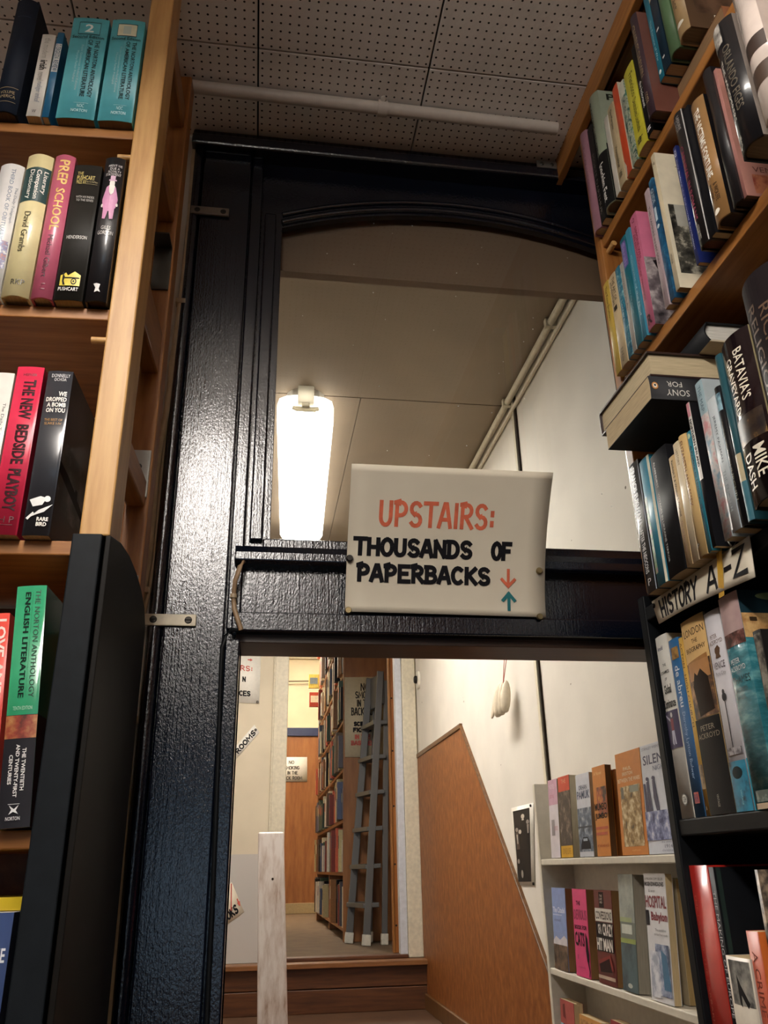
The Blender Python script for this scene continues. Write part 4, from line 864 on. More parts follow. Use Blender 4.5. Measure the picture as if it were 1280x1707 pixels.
rb('bright yellow german paperback on the top right shelf', Xr, (1064, 262), (1080, 239), (1033, 143), zA, .13, 'd0c93e', front_col='b9b234', spine=[('t', 'Francisco', .5, .10, .86, .38, '4a4a18', 'd'), ('t', 'Deutsches Lesebuch', .45, .42, .80, .80, '3d3d12', 'd'), ('t', 'dtv', .25, .86, .8, .93, '3d3d12', 'd', .02)])
rb('black paperback lettered the holocaust beside the yellow one', Xr, (1081, 236), (1090, 221), (1046, 98), zA, .14, '141416', front_col='101012', spine=[('t', 'the holocaust', .3, .42, .72, .70, 'd6d6d2', 'd', .02), ('r', .2, .92, .8, .935, 'd0d0d0'), ('r', .2, .945, .8, .96, 'd0d0d0')])
rb('dark purple-brown hardback with gilt lettering and a reddish jacket', .520, (1084, 210), (1096, 196), (1045, 54), zA, .14, '3a2a33', hard=True, front_col='6b4238', paper='6a5844', spine=[('t', 'CHARLES DARWIN', .3, .10, .72, .62, '9c8868', 'd'), ('t', 'COSTA', .3, .78, .7, .88, '9c8868', 'd')])
ly = book('black hardback lying flat under the upright teal and green books', (.748, .672, zA+.0006), 0, .026, .185, .12, '151316', hard=True, paper='5f4c3a', roll=(0, -math.pi/2, 0), spine=[('t', 'HITLER', .25, .2, .75, .45, 'c9c4b8', 'd', .02)])
ly2 = book('brown paperback lying on the black hardback on the top right shelf', (.750, .668, zA+.0275), 0, .024, .19, .125, '7a4a2a', paper='8a6a48', roll=(0, -math.pi/2, 0))
zT = zA+.0275+.025
rb('narrow teal paperback standing on two lying books', .534, (1098, 126), (1105, 114), (1060, -60), zT, .13, '1f7288', h=.185, spine=[('t', 'The Fortune of War', .35, .35, .7, .8, '9fd0d8', 'd'), ('e', .5, .92, .25, .02, 'd6e6e6')])
rb('navy paperback with small white marks beside the narrow teal one', .534, (1106, 118), (1118, 106), (1070, -60), zT, .13, '122a3a', h=.19, spine=[('r', 0, .0, 1, .22, 'b9b4a0'), ('r', .2, .55, .6, .57, 'd6d6d2'), ('r', .3, .85, .6, .87, 'd6d6d2')])
rb('plain sage green clothbound book on the lying stack', .534, (1119, 104), (1134, 84), (1090, -60), zT, .13, '4f6a4a', hard=True, h=.20, paper='6a5640')
rb('tan jacketed hardback at the upper right beside the sage green book', .535, (1135, 77), (1153, 50), (1110, -60), zT, .13, 'a58a62', hard=True, h=.20, front_col='5a4634', paper='8a7a60', spine=[('t', 'the last', .3, .45, .7, .75, '5a4630', 'd'), ('e', .5, .9, .3, .02, 'd6d0c0')], front=[('ph', .1, .1, 1, .85, blotch('brown_jacket', [(.3, '2f241c'), (.6, '6b5240')], 30)), ('t', 'JO', .25, .86, .6, .94, 'd6d0c0', 'h', .02)])
# second right shelf
rb('yellow spined paperback at the far end of the second right shelf', Xr, q2(312, 1500), q2(350, 1500), q2(270, 990), zB, .12, 'c7a948', spine=[('t', 'The Knox Brothers', .3, .05, .7, .42, '6a5520', 'd')])
rb('cream paperback with a small black emblem beside the yellow one', Xr, q2(351, 1500), q2(392, 1450), q2(300, 955), zB, .12, 'c9b48e', spine=[('t', 'THE ART OF', .55, .04, .85, .30, '3a3020', 'd'), ('t', 'ADVENTURE', .2, .06, .5, .33, '3a3020', 'd'), ('r', .3, .35, .75, .40, '2a2218'), ('t', 'R A Knox', .35, .82, .72, .96, '5a4c32', 'd')])
rb('mottled teal paperback beside the cream one', Xr, q2(395, 1440), q2(424, 1420), q2(335, 905), zB, .12, blotch('teal_cover', [(.35, '1c5a78'), (.55, '2f7f96'), (.7, '9fc4c8')], 110), spine=[('t', 'A Life in Letters', .3, .08, .7, .6, 'b9d4d8', 'd')])
rb('pale grey paperback between two teal books', Xr, q2(425, 1418), q2(448, 1400), q2(360, 880), zB, .12, 'a8a49c', spine=[('t', 'Mistress to an Age', .3, .1, .7, .55, '5c5a56', 'd')])
rb('teal paperback with a purple upper panel', Xr, q2(449, 1395), q2(487, 1365), q2(360, 735), zB, .125, '1c6878', spine=[('r', .12, .04, .9, .28, '6c5f9a'), ('t', 'Sarah', .3, .06, .75, .26, '9c8fc0', 'd'), ('t', 'a novel by the author', .4, .38, .6, .72, '8fc0c8', 'd')])
rb('slim pale blue paperback beside the purple topped one', Xr, q2(488, 1350), q2(515, 1330), q2(400, 665), zB, .13, '3f8aa4', spine=[('t', 'Conquest of the Mind', .3, .25, .7, .8, 'b8dbe2', 'd')])
rb('pink paperback with a black and white portrait cover', Xr, q2(520, 1290), q2(567, 1262), q2(415, 612), zB, .13, 'c46a88', front_col='c9708e', paper='b5a27c', spine=[('t', 'Q', .3, .03, .7, .07, '7a2440'), ('t', 'SIMONE WEIL', .5, .12, .8, .42, '8c2c4a', 'd'), ('t', 'AN ANTHOLOGY OF WRITINGS', .2, .16, .48, .75, '8c2c4a', 'd'), ('t', 'R', .2, .88, .8, .965, '3a0f1f', 'h', .03)],
   front=[('ph', .0, .42, 1, 1, blotch('portrait_photo', [(.35, '1b161a'), (.5, '6d6468'), (.66, 'cfc6c4')], 24)), ('p', [(.1, .45), (.5, .38), (1, .46), (1, .60), (.2, .62)], '1b161a'), ('t', 'T', .2, .1, .4, .15, '7a2440')])
rb('lilac-grey paperback with worn spine lettering', Xr, q2(628, 1178), q2(657, 1150), q2(490, 472), zB, .13, 'b3a0a4', spine=[('t', 'THE VAMPIRE IN MY SOUL', .3, .15, .7, .66, '5c4c52', 'd'), ('t', 'a memoir', .38, .82, .62, .94, '8a787e', 'd')])
rb('blue paperback with mottled marine cover', Xr, q2(660, 1130), q2(684, 1080), q2(520, 400), zB, .13, blotch('marine_cover', [(.35, '0f3350'), (.55, '1f5a82'), (.72, '4f94b0')], 40), spine=[('t', 'GUIDE', .2, .08, .8, .2, 'd2dfe6', 'd'), ('r', .2, .24, .7, .35, 'c2d4dc'), ('e', .5, .40, .3, .015, 'd2dfe6')])
wp_ = rb('cream paperback with an old black and white street photograph', .528, q2(686, 1022), q2(710, 988), q2(535, 240), zB, .14, 'd3c7a8', front_col='d8cfb6', paper='8a7450', spine=[('t', 'M', .3, .06, .7, .085, '4a4030'), ('t', 'VIENNA', .3, .75, .7, .82, '4a4030', 'd')],
   front=[('ph', .04, .40, 1, .90, blotch('street_photo', [(.38, '14130f'), (.52, '4c4a42'), (.66, 'c2bca8')], 45, 6)), ('ph', .1, .40, .95, .56, paint('a8a69a', .5)), ('t', 'T', .2, .10, .45, .14, '4a4030'), ('r', .35, .22, .7, .23, 'b98a70'), ('r', .4, .28, .75, .29, 'b98a70')])
rb('slim dark blue paperback with white italic lettering', .530, q2(822, 905), q2(840, 870), q2(670, 192), zB, .13, '1e2a66', spine=[('t', 'GI', .2, .03, .8, .09, 'd6d8e6', 'h', .02), ('t', 'Italy Before the Industrial Revolution', .3, .12, .72, .88, 'c3c8e0', 'd')])
rb('black hardback on carnival with crimson lettering', .522, q2(846, 800), q2(903, 712), q2(682, 15), zB, .14, '131215', hard=True, coat=.5, paper='6a4438', spine=[('t', 'LE ROY', .25, .03, .5, .14, 'a8a4a0', 'd'), ('t', 'LADURIE', .55, .03, .75, .14, 'a8a4a0', 'd'), ('t', 'CARNIVAL IN ROMANS', .3, .26, .62, .82, '8f3f55', 'd', .01), ('t', 'SCOLAR PRESS', .35, .86, .6, .96, 'a8a4a0', 'd'), ('r', .93, 0, .98, 1, 'a9a7a4')])
rb('plain black paperback behind the carnival hardback', .5225, q2(905, 710), q2(940, 690), q2(770, -20), zB, .13, '17171b', h=.212)
rb('brown hardback on a fortune with bold white lettering', .523, q2(943, 645), q2(1035, 585), q2(800, -60), zB, .14, '9a7448', hard=True, coat=.5, rough=.3, paper='3a2c22', front_col='141214', spine=[('t', 'THE', .36, .08, .72, .17, 'ece7dc', 'd', .02), ('t', 'VICTIMS FORTUNE', .36, .19, .72, .66, 'ece7dc', 'd', .02), ('t', 'AUTHERS', .30, .70, .52, .83, '4a3520', 'd', .01), ('t', '& WOLFFE', .60, .72, .80, .86, '4a3520', 'd', .01), ('e', .5, .93, .18, .02, 'e0d8c8')])
rb('plain black jacketed hardback beside the fortune book', .525, q2(1046, 540), q2(1100, 470), q2(905, -110), zB, .14, '16161a', hard=True, coat=.5, h=.215, paper='3a2c22')
rb('dusty pink hardback lettered VENICE with a painted cover', .528, q2(1102, 470), q2(1128, 440), q2(1000, -110), zB, .15, 'b58078', front_col='b98478', h=.205, paper='6a5040', front=[('t', 'VENICE', .1, .78, .4, .82, '6a3c34'), ('ph', .08, .84, 1, .98, blotch('venice_print', [(.4, '8c3c30'), (.6, 'c07a5a')], 60))])
rb('big black hardback on whisperers overhanging the shelf', .498, (1241, 274), (1284, 266), (1196, 62), zB, .16, '15161a', hard=True, coat=.55, rough=.28, paper='8b7a64', bulge=.008, spine=[('t', 'ORLANDO FIGES', .50, .20, .78, .72, '5a5347', 'd', .01), ('t', 'THE WHISPERERS', .24, .27, .40, .76, 'd0cdc4', 'd', .01), ('ph', 0, .0, .62, .16, blotch('silver_print', [(.4, '55514c'), (.6, 'c6c1b8')], 70)), ('t', 'allen', .3, .88, .42, .96, 'b9b4aa', 'd'), ('p', [(.2, .965), (.34, .95), (.30, .985)], 'c9c6bf')], front_col='8a8078')
gl = rb('large glossy hardback at the top right corner, lamp glare put into its pale cover colour', .497, (1290, 262), (1330, 245), (1230, -60), zB, .16, 'd6c8be', hard=True, coat=.8, rough=.15, h=.24, spine=[('r', 0, .55, 1, .64, '3c2f28'), ('r', 0, .72, 1, .82, '4a3a30')])  # cover tinted pale to carry the glare of the lamp
# third right shelf, HISTORY
X3 = .517
rb('black paperback with white lettering on neocons at the far end of the history shelf', X3, q4(197, 600), q4(286, 600), q4(140, 200), zC, .13, '15171c', coat=.4, spine=[('r', 0, .02, .55, .42, '202a48'), ('t', 'FRANCIS FUKUYAMA', .22, .04, .62, .50, 'e8ecf2', 'd', .03), ('t', 'AFTER THE NEOCONS', .25, .53, .60, .86, 'd0d0d0', 'd', .01), ('t', 'P', .35, .90, .65, .95, 'c0c0c0'), ('r', .93, 0, .98, 1, 'a8b4c4')])
rb('teal paperback with a colourful photographic spine on the history shelf', X3, q4(290, 600), q4(384, 600), q4(248, 140), zC, .13, '1f7d98', spine=[('ph', 0, .30, .30, .9, blotch('crowd_print', [(.35, '1a2830'), (.5, '5a8a4a'), (.65, 'a0506a')], 110)), ('r', .80, 0, .98, 1, 'd6d2bc')])
rb('matt black paperback with faint grey lettering on the history shelf', X3, q4(388, 600), q4(540, 600), q4(330, 110), zC, .13, '16161a', rough=.5, spine=[('t', 'ALAN FURST', .18, .06, .30, .28, '6a665e', 'd'), ('t', 'VOYAGES IN UKRAINE TERROR', .18, .32, .30, .88, '6a665e', 'd')])
rb('slim tan paperback with black lettering on the history shelf', X3, q4(546, 600), q4(598, 600), q4(422, 172), zC, .12, 'c2a67a', spine=[('t', 'Randolph S. & Winston S. Churchill', .28, .04, .68, .56, '2a2218', 'd', .01), ('t', 'The Six Day War', .32, .60, .66, .88, '8a5a4a', 'd')])
rb('pale cream spined book beside the slim tan paperback', X3, q4(600, 600), q4(656, 600), q4(484, 32), zC, .12, 'd3c3a4', spine=[('t', 'HISTORY', .3, .06, .7, .2, '8a7450', 'd')])
rb('broad ochre book with red-brown decorative lettering', X3, q4(659, 600), q4(733, 600), q4(518, 0), zC, .12, 'c7a873', hard=True, spine=[('t', 'ELIZABETH AND ESSEX', .3, .05, .68, .6, '7a4a30', 'd'), ('t', 'P', .3, .9, .65, .94, '3a2c1c')])
rb('teal blue paperback lettered a preface to history', X3, q4(736, 600), q4(774, 600), q3(690, 1050), zC, .12, '2b8094', spine=[('e', .5, .04, .35, .022, 'c7d8b4'), ('t', 'A Preface to History', .25, .12, .75, .58, '0f2c3a', 'd', .02), ('t', 'Gustavson', .28, .62, .75, .86, '0f2c3a', 'd', .02)])
rb('white and black paperback on northern ireland', .514, q4(777, 600), q4(812, 600), q3(702, 832), zC, .125, '15151a', front_col='131317', spine=[('r', 0, 0, 1, .55, 'dcdad4'), ('t', 'TONGE', .3, .02, .7, .10, 'c0607a', 'd'), ('t', 'NORTHERN IRELAND', .2, .12, .82, .46, '17171a', 'd', .03), ('r', .1, .0, .9, .1, 'c98a96')])
mapm = blotch('map_print', [(.36, '7f9cae'), (.5, 'c9c4c0'), (.62, 'c58a8c')], 60, 6)
rb('jacketed book with a pink and blue street-map spine', .517, q4(887, 600), q4(960, 600), q3(768, 690), zC, .13, mapm, hard=False, front_col='a9b4b8', spine=[('r', 0, .0, 1, .22, '9fb8c0'), ('t', 'THE MAP', .3, .03, .7, .2, '4f6a78', 'd')])
rb('pale blue-white book lettered the english', .513, q4(963, 600), q4(1046, 600), q3(815, 850), zC, .13, 'c3ccd0', front_col='a4b2b8', spine=[('t', 'JEREMY PAXMAN', .34, .14, .64, .50, '5a646c', 'd'), ('t', 'THE ENGLISH', .34, .56, .64, .86, '8a949a', 'd'), ('p', [(0, .4), (.25, .6), (.2, .98), (0, .98)], mapm)])
rb('black hardback biography with a small blue portrait at the top', .515, q4(1050, 600), q4(1108, 600), q3(892, 740), zC, .13, '121317', hard=True, coat=.5, spine=[('ph', .2, .05, .9, .18, blotch('blue_portrait', [(.4, '27485c'), (.6, '8fb4c0')], 60)), ('t', 'WINSTON CHURCHILL', .3, .24, .65, .84, '5c5a4c', 'd', .01)])
rb('dark teal hardback with a pale lower panel', .515, q4(1112, 600), q4(1176, 600), q3(925, 520), zC, .14, '24505a', hard=True, coat=.4, h=.21, spine=[('r', .1, .62, .95, .78, 'b9ad8c'), ('r', .0, .78, 1, 1, '3a6a78')])
bat = blotch('graveyard_print', [(.4, '181013'), (.55, '3a2c20'), (.7, 'b58a4a')], 40)
rb('shiny dark brown hardback on a graveyard overhanging the history shelf', .502, q3(950, 460), q3(1172, 420), q3(952, 462), zC, .15, '1b1013', hard=True, coat=.9, rough=.2, bulge=.008, front_col='8f8464', spine=[('t', "BATAVIA'S", .55, .10, .80, .42, 'dcd4c0', 'd', .01), ('t', 'GRAVEYARD', .24, .12, .46, .48, 'dcd4c0', 'd', .01), ('ph', .15, .50, .95, .66, bat), ('t', 'MIKE', .56, .70, .84, .88, 'dcd4c0', 'd', .01), ('t', 'DASH', .22, .72, .48, .92, 'dcd4c0', 'd', .01)])
rb('tall very dark hardback with ghostly brown lettering at the right frame edge', .505, q3(1136, 230), q4(1420, 430), q3(1112, 232), zC, .15, '1a1416', hard=True, rough=.5,  bulge=.010, w=.062, spine=[('t', 'RICHARD', .55, .18, .78, .62, '5f4a3a', 'd'), ('t', 'RELIGIONS', .22, .14, .45, .70, '5f4a3a', 'd')], front_col='141012', h=.235)
# books lying on the history row
book('black paperback lying spine outward on top of the history row', (.675, .862, .5455), 0, .034, .196, .143, '17171b', paper='bfa983', roll=(0, -math.pi/2, 0), spine=[('t', 'SONY', .16, .11, .42, .27, 'd6d3cc', 'u'), ('t', 'FOR', .54, .12, .78, .225, 'd6d3cc', 'u'), ('e', .55, .034, .16, .022, 'c98a4c'), ('e', .55, .034, .10, .014, 'e6e2d6'), ('e', .57, .034, .05, .007, '17171b')], front=[('r', .05, .1, .95, .2, '24242a')], front_col='17171b')
book('large lying hardback with cream page edges and a dark jacket', (.483, 1.028, .5802), 0, .038, .228, .166, '33231f', hard=True, paper='c6b592', roll=(0, -math.pi/2, math.pi), bulge=.001)
LAYX = Matrix(((0, 1, 0), (0, 0, 1), (1, 0, 0))).to_euler()
book('small dark hardback with white pages lying on the big cream-edged one', (.556, .832, .6186), 0, .030, .185, .125, '191a1c', hard=True, paper='cfccc2', roll=LAYX, back_col='b9ac92')

# black shelf below the HISTORY label
X4 = .543
rb('white paperback on global dominance with a purple figure panel', X4, q5(262, 1000), q5(345, 1000), q5(157, 336), zD, .13, 'd3d1c9', front_col='cfc7b4', spine=[('t', 'Arnold', .12, .06, .60, .085, '4a4668', 'h', .02), ('t', 'THE', .40, .165, .66, .18, '2a2a2a'), ('t', 'DYNAMICS', .14, .205, .82, .222, '2a2a2a', 'h', .02), ('t', 'OF', .42, .245, .60, .26, '2a2a2a'), ('t', 'Global', .24, .285, .80, .335, '2a2a2a', 'h', .03), ('t', 'Dominance', .08, .365, .96, .415, '2a2a2a', 'h', .03), ('r', 0, .43, 1, .635, '30264f'), ('e', .54, .455, .08, .014, 'c6c2c8'), ('p', [(.42, .475), (.64, .475), (.62, .54), (.42, .54)], '7c2a3a'), ('p', [(.42, .54), (.62, .54), (.66, .615), (.56, .615), (.52, .56), (.48, .62), (.38, .61)], 'b9b8cc'), ('p', [(.05, .445), (.42, .475), (.42, .49), (.04, .455)], 'b9b8cc'), ('e', .62, .905, .20, .032, '55554f'), ('e', .62, .905, .16, .025, 'd3d1c9'), ('t', 'GBH', .50, .89, .74, .92, '55554f')])
rb('narrow blue biography with white script lettering', X4, q5(348, 1000), q5(416, 1000), q5(246, 352), zD, .13, '2c6496', spine=[('ph', .2, .05, .9, .12, blotch('tiny_painting', [(.4, '6a4a28'), (.6, 'b58a48')], 90)), ('t', 'de abreu', .35, .16, .80, .40, 'd8dde4', 'd', .01), ('t', 'Dorothy Lytton Bulwer', .35, .43, .70, .80, '8fb0d4', 'd'), ('r', .3, .87, .75, .93, 'b0483a'), ('t', 'RR', .36, .88, .7, .925, '2c3c6a')])
rb('narrow golden paperback on the high church', X4, q5(418, 1000), q5(446, 1000), q5(302, 338), zD, .13, 'd1a850', spine=[('t', 'ACTON', .25, .03, .75, .18, '5a4418', 'd'), ('t', 'HIGH CHURCH', .25, .22, .75, .52, '5a4418', 'd'), ('ph', .1, .73, 1, .86, blotch('brown_print', [(.4, '6a5a48'), (.6, 'a8906a')], 80)), ('r', .3, .95, .7, .97, '5a4418')])
lonp = blotch('sepia_crowd', [(.35, '1c120c'), (.5, '5a3a24'), (.64, 'a87a4c'), (.8, 'd0a878')], 60, 6)
rb('thick sand-coloured and black paperback lettered LONDON', X4, q5(449, 1000), q5(616, 1000), q5(316, 242), zD, .135, 'd3ae74', front_col='6a6458', spine=[('t', 'LONDON', .10, .055, .94, .095, '3a2818'), ('t', 'THE', .42, .115, .66, .138, '3a2818'), ('t', 'BIOGRAPHY', .12, .155, .92, .18, '3a2818'), ('p', [(.10, .23), (.92, .21), (.98, .52), (.06, .52)], 'a8763f'), ('ph', .04, .235, 1, .525, lonp), ('r', .10, .235, .94, .33, 'b98450'), ('p', [(.2, .36), (.34, .29), (.44, .31), (.6, .28), (.84, .33), (.9, .50), (.3, .52)], '22150e'), ('r', 0, .53, 1, 1, '141314'), ('t', 'PETER', .22, .565, .78, .592, '8f8472'), ('t', 'ACKROYD', .06, .605, .92, .632, '8f8472'), ('t', 'VINTAGE', .44, .905, .52, .965, 'a8a49a', 'd')],
   front=[('ph', .02, .0, .9, .18, blotch('zigzag_print', [(.45, '23252a'), (.55, '8a8470')], 40, 2)), ('r', .0, .18, 1, .6, '3a2418')])
venp = blotch('lagoon_print', [(.4, '17201c'), (.5, '1f7a98'), (.7, '2f9fc0')], 26)
rb('pale paperback on a pure city with a lamp post and lagoon', X4, q5(619, 1000), q5(731, 1000), q5(497, 352), zD, .13, 'd0cdd2', front_col='c8c6c8', h=.232, spine=[('t', 'PETER', .22, .125, .66, .147, '8a7468'), ('t', 'ACKROYD', .10, .155, .92, .177, '8a7468'), ('e', .55, .215, .16, .02, '5a3a20'), ('p', [(.42, .20), (.62, .185), (.74, .205), (.66, .235), (.72, .25), (.4, .25), (.46, .225)], '5a3a20'), ('t', 'VENICE', .16, .27, .86, .305, '4a4048'), ('t', 'Pure City', .24, .32, .84, .345, '8a8488'), ('r', .485, .45, .535, .70, '2a2a30'), ('e', .51, .45, .14, .022, '2a2a30'), ('e', .51, .425, .08, .014, '2a2a30'), ('ph', .12, .70, .96, .735, blotch('skyline_print', [(.45, '3a3438'), (.6, 'a8a4a8')], 90)), ('ph', 0, .765, 1, 1, venp), ('e', .5, .82, .3, .03, '17262a'), ('t', 'VINTAGE', .52, .90, .60, .97, '8fd0d8', 'd')], front=[('r', 0, .76, .15, 1, '2f9fb8')])
thw = blotch('river_print', [(.3, '1f5a66'), (.5, '38808c'), (.7, '7ab8bc')], 30, 5, .25, (1, 1, 3), .5)
sky = blotch('pink_sky_print', [(.35, 'a88a8a'), (.6, 'c4a8a4'), (.75, 'd0bcb4')], 16)
rb('large glossy hardback on a river with painted skyline and turquoise water', .540, q5(737, 1000), q5(880, 1000), q5(578, 78), zD, .15, thw, coat=.6, paper='b9a98c', spine=[('ph', 0, .0, 1, .20, sky), ('ph', 0, .19, 1, .255, blotch('bank_print', [(.4, '3a2420'), (.55, '7a4a44'), (.7, 'b09a94')], 80)), ('t', 'PETER', .14, .315, .60, .34, 'dfe6e6'), ('t', 'ACKROYD', .06, .35, .80, .375, 'dfe6e6'), ('t', 'THAMES', .06, .40, .92, .435, '1c3c44'), ('t', 'SACRED', .08, .455, .74, .475, '2a5058'), ('t', 'RIVER', .12, .49, .62, .51, '2a5058'), ('ph', .2, .92, 1, .97, blotch('shore_print', [(.45, '4a5a54'), (.6, '8a9a90')], 80)), ('r', .15, .975, 1, 1, 'b9a58a')],
   front=[('r', 0, 0, 1, .12, '17323c'), ('ph', .0, .115, .6, .235, blotch('palace_print', [(.4, 'a87a48'), (.6, 'd0aa72')], 60)), ('ph', .5, .12, 1, .23, blotch('brick_print', [(.4, '8c4438'), (.6, 'b06a58')], 60)), ('e', .3, .03, .16, .02, '8a9a6a'), ('r', .06, .135, .12, .155, '3a2a18'), ('r', .22, .135, .28, .155, '3a2a18'), ('r', .38, .135, .44, .155, '3a2a18'), ('p', [(.56, .43), (.66, .36), (.68, .43)], 'dfe4e2')])
rb('dark narrow book with a figure at the right frame edge', .520, q5(872, 700), q5(930, 700), q5(838, 362), zD, .12, '1c1a1a', spine=[('ph', .1, .02, .9, .4, blotch('grey_figure', [(.4, '2a2622'), (.6, '8a8478')], 70))], h=.175)
# lowest visible shelf
rb('bright glossy red paperback on the lowest black shelf', .545, q6(424, 800), q6(588, 800), q6(340, 372), zE, .14, 'b3261e', coat=.5, rough=.3, h=.265, spine=[('t', 'THE LAST OF THE BARBARIANS', .12, .12, .24, .72, 'c9705c', 'd'), ('ph', .3, .7, 1, 1, blotch('red_white_print', [(.45, '7c1c18'), (.6, 'c0786c')], 30))])
rb('narrow black paperback lettered the making of europe', .545, q6(594, 800), q6(640, 800), q6(528, 385), zE, .14, '15171c', front_col='121418', h=.263, spine=[('t', 'THE MAKING OF EUROPE', .25, .10, .75, .60, 'b9b9bc', 'd'), ('t', 'ROBERT BA', .25, .68, .75, .95, 'b9b9bc', 'd')], front=[('r', .02, .0, .06, .6, '23302c')])
rb('white and grey paperback lettered BERL on the lowest black shelf', .540, q6(672, 1100), q6(880, 1100), q6(642, 885), zE, .13, 'c9c0b0', front_col='a8a49a', h=.170, spine=[('ph', .1, .02, .95, .28, blotch('smoke_print', [(.4, '4a4a48'), (.55, '8f8d86'), (.7, 'c2bcae')], 40)), ('p', [(.40, .10), (.52, .16), (.78, .26), (.70, .29), (.5, .22), (.48, .29), (.40, .27)], '17171a'), ('t', 'BERLIN', .42, .42, .86, 1.0, '7a4a30', 'd', .02), ('t', 'THE DOWNFALL', .14, .42, .26, .82, '8a7a68', 'd')])
rb('tall orange paperback with dark red lettering', .543, q6(884, 1100), q6(992, 1100), q6(818, 752), zE, .13, 'b0482a', front_col='d06a2e', h=.198, spine=[('t', 'A CRIME IN THE', .3, .1, .7, .7, '7c2c1a', 'd')])
rb('paperback with a dark figure photograph behind the orange one', .548, q6(1000, 800), q6(1030, 800), q6(925, 455), zE, .14, blotch('figure_print', [(.35, '1b1815'), (.5, '4a4038'), (.68, 'b09a80')], 40), h=.26)

# ------------------------------------------------------------------ face-out paperbacks on the white ledges
def wb(label, pl, pr, top, zs, t, cover, h=None, lean=-.045, X=.704, **k):
    Y0 = onX(pl, X).y; Y1 = onX(pr, X).y
    if h is None: h = onX(top, X).z-zs
    return book(label, (X+t, Y0, zs+.0006), math.pi, t, h, Y0-Y1, cover, lean=lean, **k)
Z1, Z2, Z3 = .012, -.224, -.455
m1 = 1360
wb('pink and white paperback at the far end of the upper ledge', (913, m1), (928, m1), (911, 1302), Z1, .022, 'cfc9cf', front=[('r', 0, 0, 1, .33, 'c49aae'), ('t', 'NOVEL', .15, .06, .7, .12, 'd8c4ce'), ('t', 'stories', .15, .18, .6, .24, 'b0707e'), ('r', .22, .52, .55, .72, '8a8488'), ('t', 'memoir', .5, .58, .9, .66, 'b98a94')])
wb('paperback with red top, dark photograph and yellow foot on the upper ledge', (930, m1), (949, m1), (930, 1296), Z1, .026, '3a2a22', paper='c2b79c', front=[('r', 0, 0, 1, .19, 'c23c20'), ('ph', 0, .19, 1, .86, blotch('dark_group', [(.35, '140f0c'), (.52, '40342c'), (.68, '8c7e70')], 45)), ('r', .0, .86, 1, 1, 'd1a01c'), ('t', 'THE', .3, .04, .7, .09, 'd8a080'), ('t', 'ONE LIFE', .15, .89, .85, .96, 'a87814')])
wb('white and blue paperback with a street and a dark car on the upper ledge', (960, m1), (983, m1), (960, 1292), Z1, .020, 'c3c8d2', paper='a89c84', front=[('t', 'ORHAN', .2, .14, .8, .20, '3c4a68', 'h', .02), ('t', 'PAMUK', .06, .21, .96, .31, '3c4a68', 'h', .02), ('ph', .02, .42, 1, .94, blotch('blue_street', [(.35, '222f3e'), (.52, '5a6c80'), (.68, 'b4bcc6')], 50)), ('r', 0, .64, 1, .66, '1c2836'), ('p', [(.22, .82), (.32, .77), (.66, .77), (.78, .82), (.84, .86), (.84, .91), (.16, .91), (.16, .86)], '10161e'), ('r', .34, .785, .64, .815, '9aa8b8')])
wb('orange paperback with heavy black lettering at the front of its stack', (989, m1), (1011, m1), (990, 1278), Z1, .014, 'c67a26', paper='6a4a26', front=[('t', 'A Novel', .12, .06, .7, .10, 'e0b880'), ('ph', .25, .24, 1, .55, blotch('orange_print', [(.4, '2c1a10'), (.55, 'a84c24'), (.7, 'd8a030')], 40)), ('t', 'MUMBO', .05, .42, .95, .50, '17100c', 'h', .03), ('t', 'JUMBO', .05, .53, .95, .61, '17100c', 'h', .03), ('r', .04, .68, .96, .71, 'b0482a'), ('r', .04, .74, .9, .77, 'b0482a'), ('t', 'reed', .1, .86, .9, .90, 'a85018')])
for k, (dx, dy) in enumerate(((.018, .013), (.035, .022), (.052, .030))):
    P = onX((1011, m1), .704)
    book(('brown copy behind the orange paperback, first of three', 'brown copy behind the orange paperback, middle of three', 'brown copy behind the orange paperback, nearest the case back')[k], (.704+dx+.012, P.y+.06-dy, Z1+.0006), math.pi, .011, .166+.002*k, .06, 'a0622a', paper='7a5228', lean=-.03)
wb('tall orange paperback with a painted crowd and white lettering', (1030, m1), (1073, m1), (1026, 1257), Z1, .016, 'c97a28', front=[('t', 'PAUL', .30, .15, .62, .185, 'e6cda8', 'h', .02), ('t', 'BRIXTON', .25, .20, .66, .235, 'e6cda8', 'h', .02), ('t', 'BETWEEN THE WARS', .05, .26, .93, .30, 'e6cda8', 'h', .02), ('ph', .12, .34, .90, .92, blotch('crowd_painting', [(.33, '4a3820'), (.48, '9c7c48'), (.62, 'd6c6a0')], 55, 6)), ('r', .16, .35, .26, .46, '6a665a'), ('r', .5, .345, .84, .41, '8a8c7c'), ('t', 'oxford', .42, .945, .72, .965, 'e0a860')])
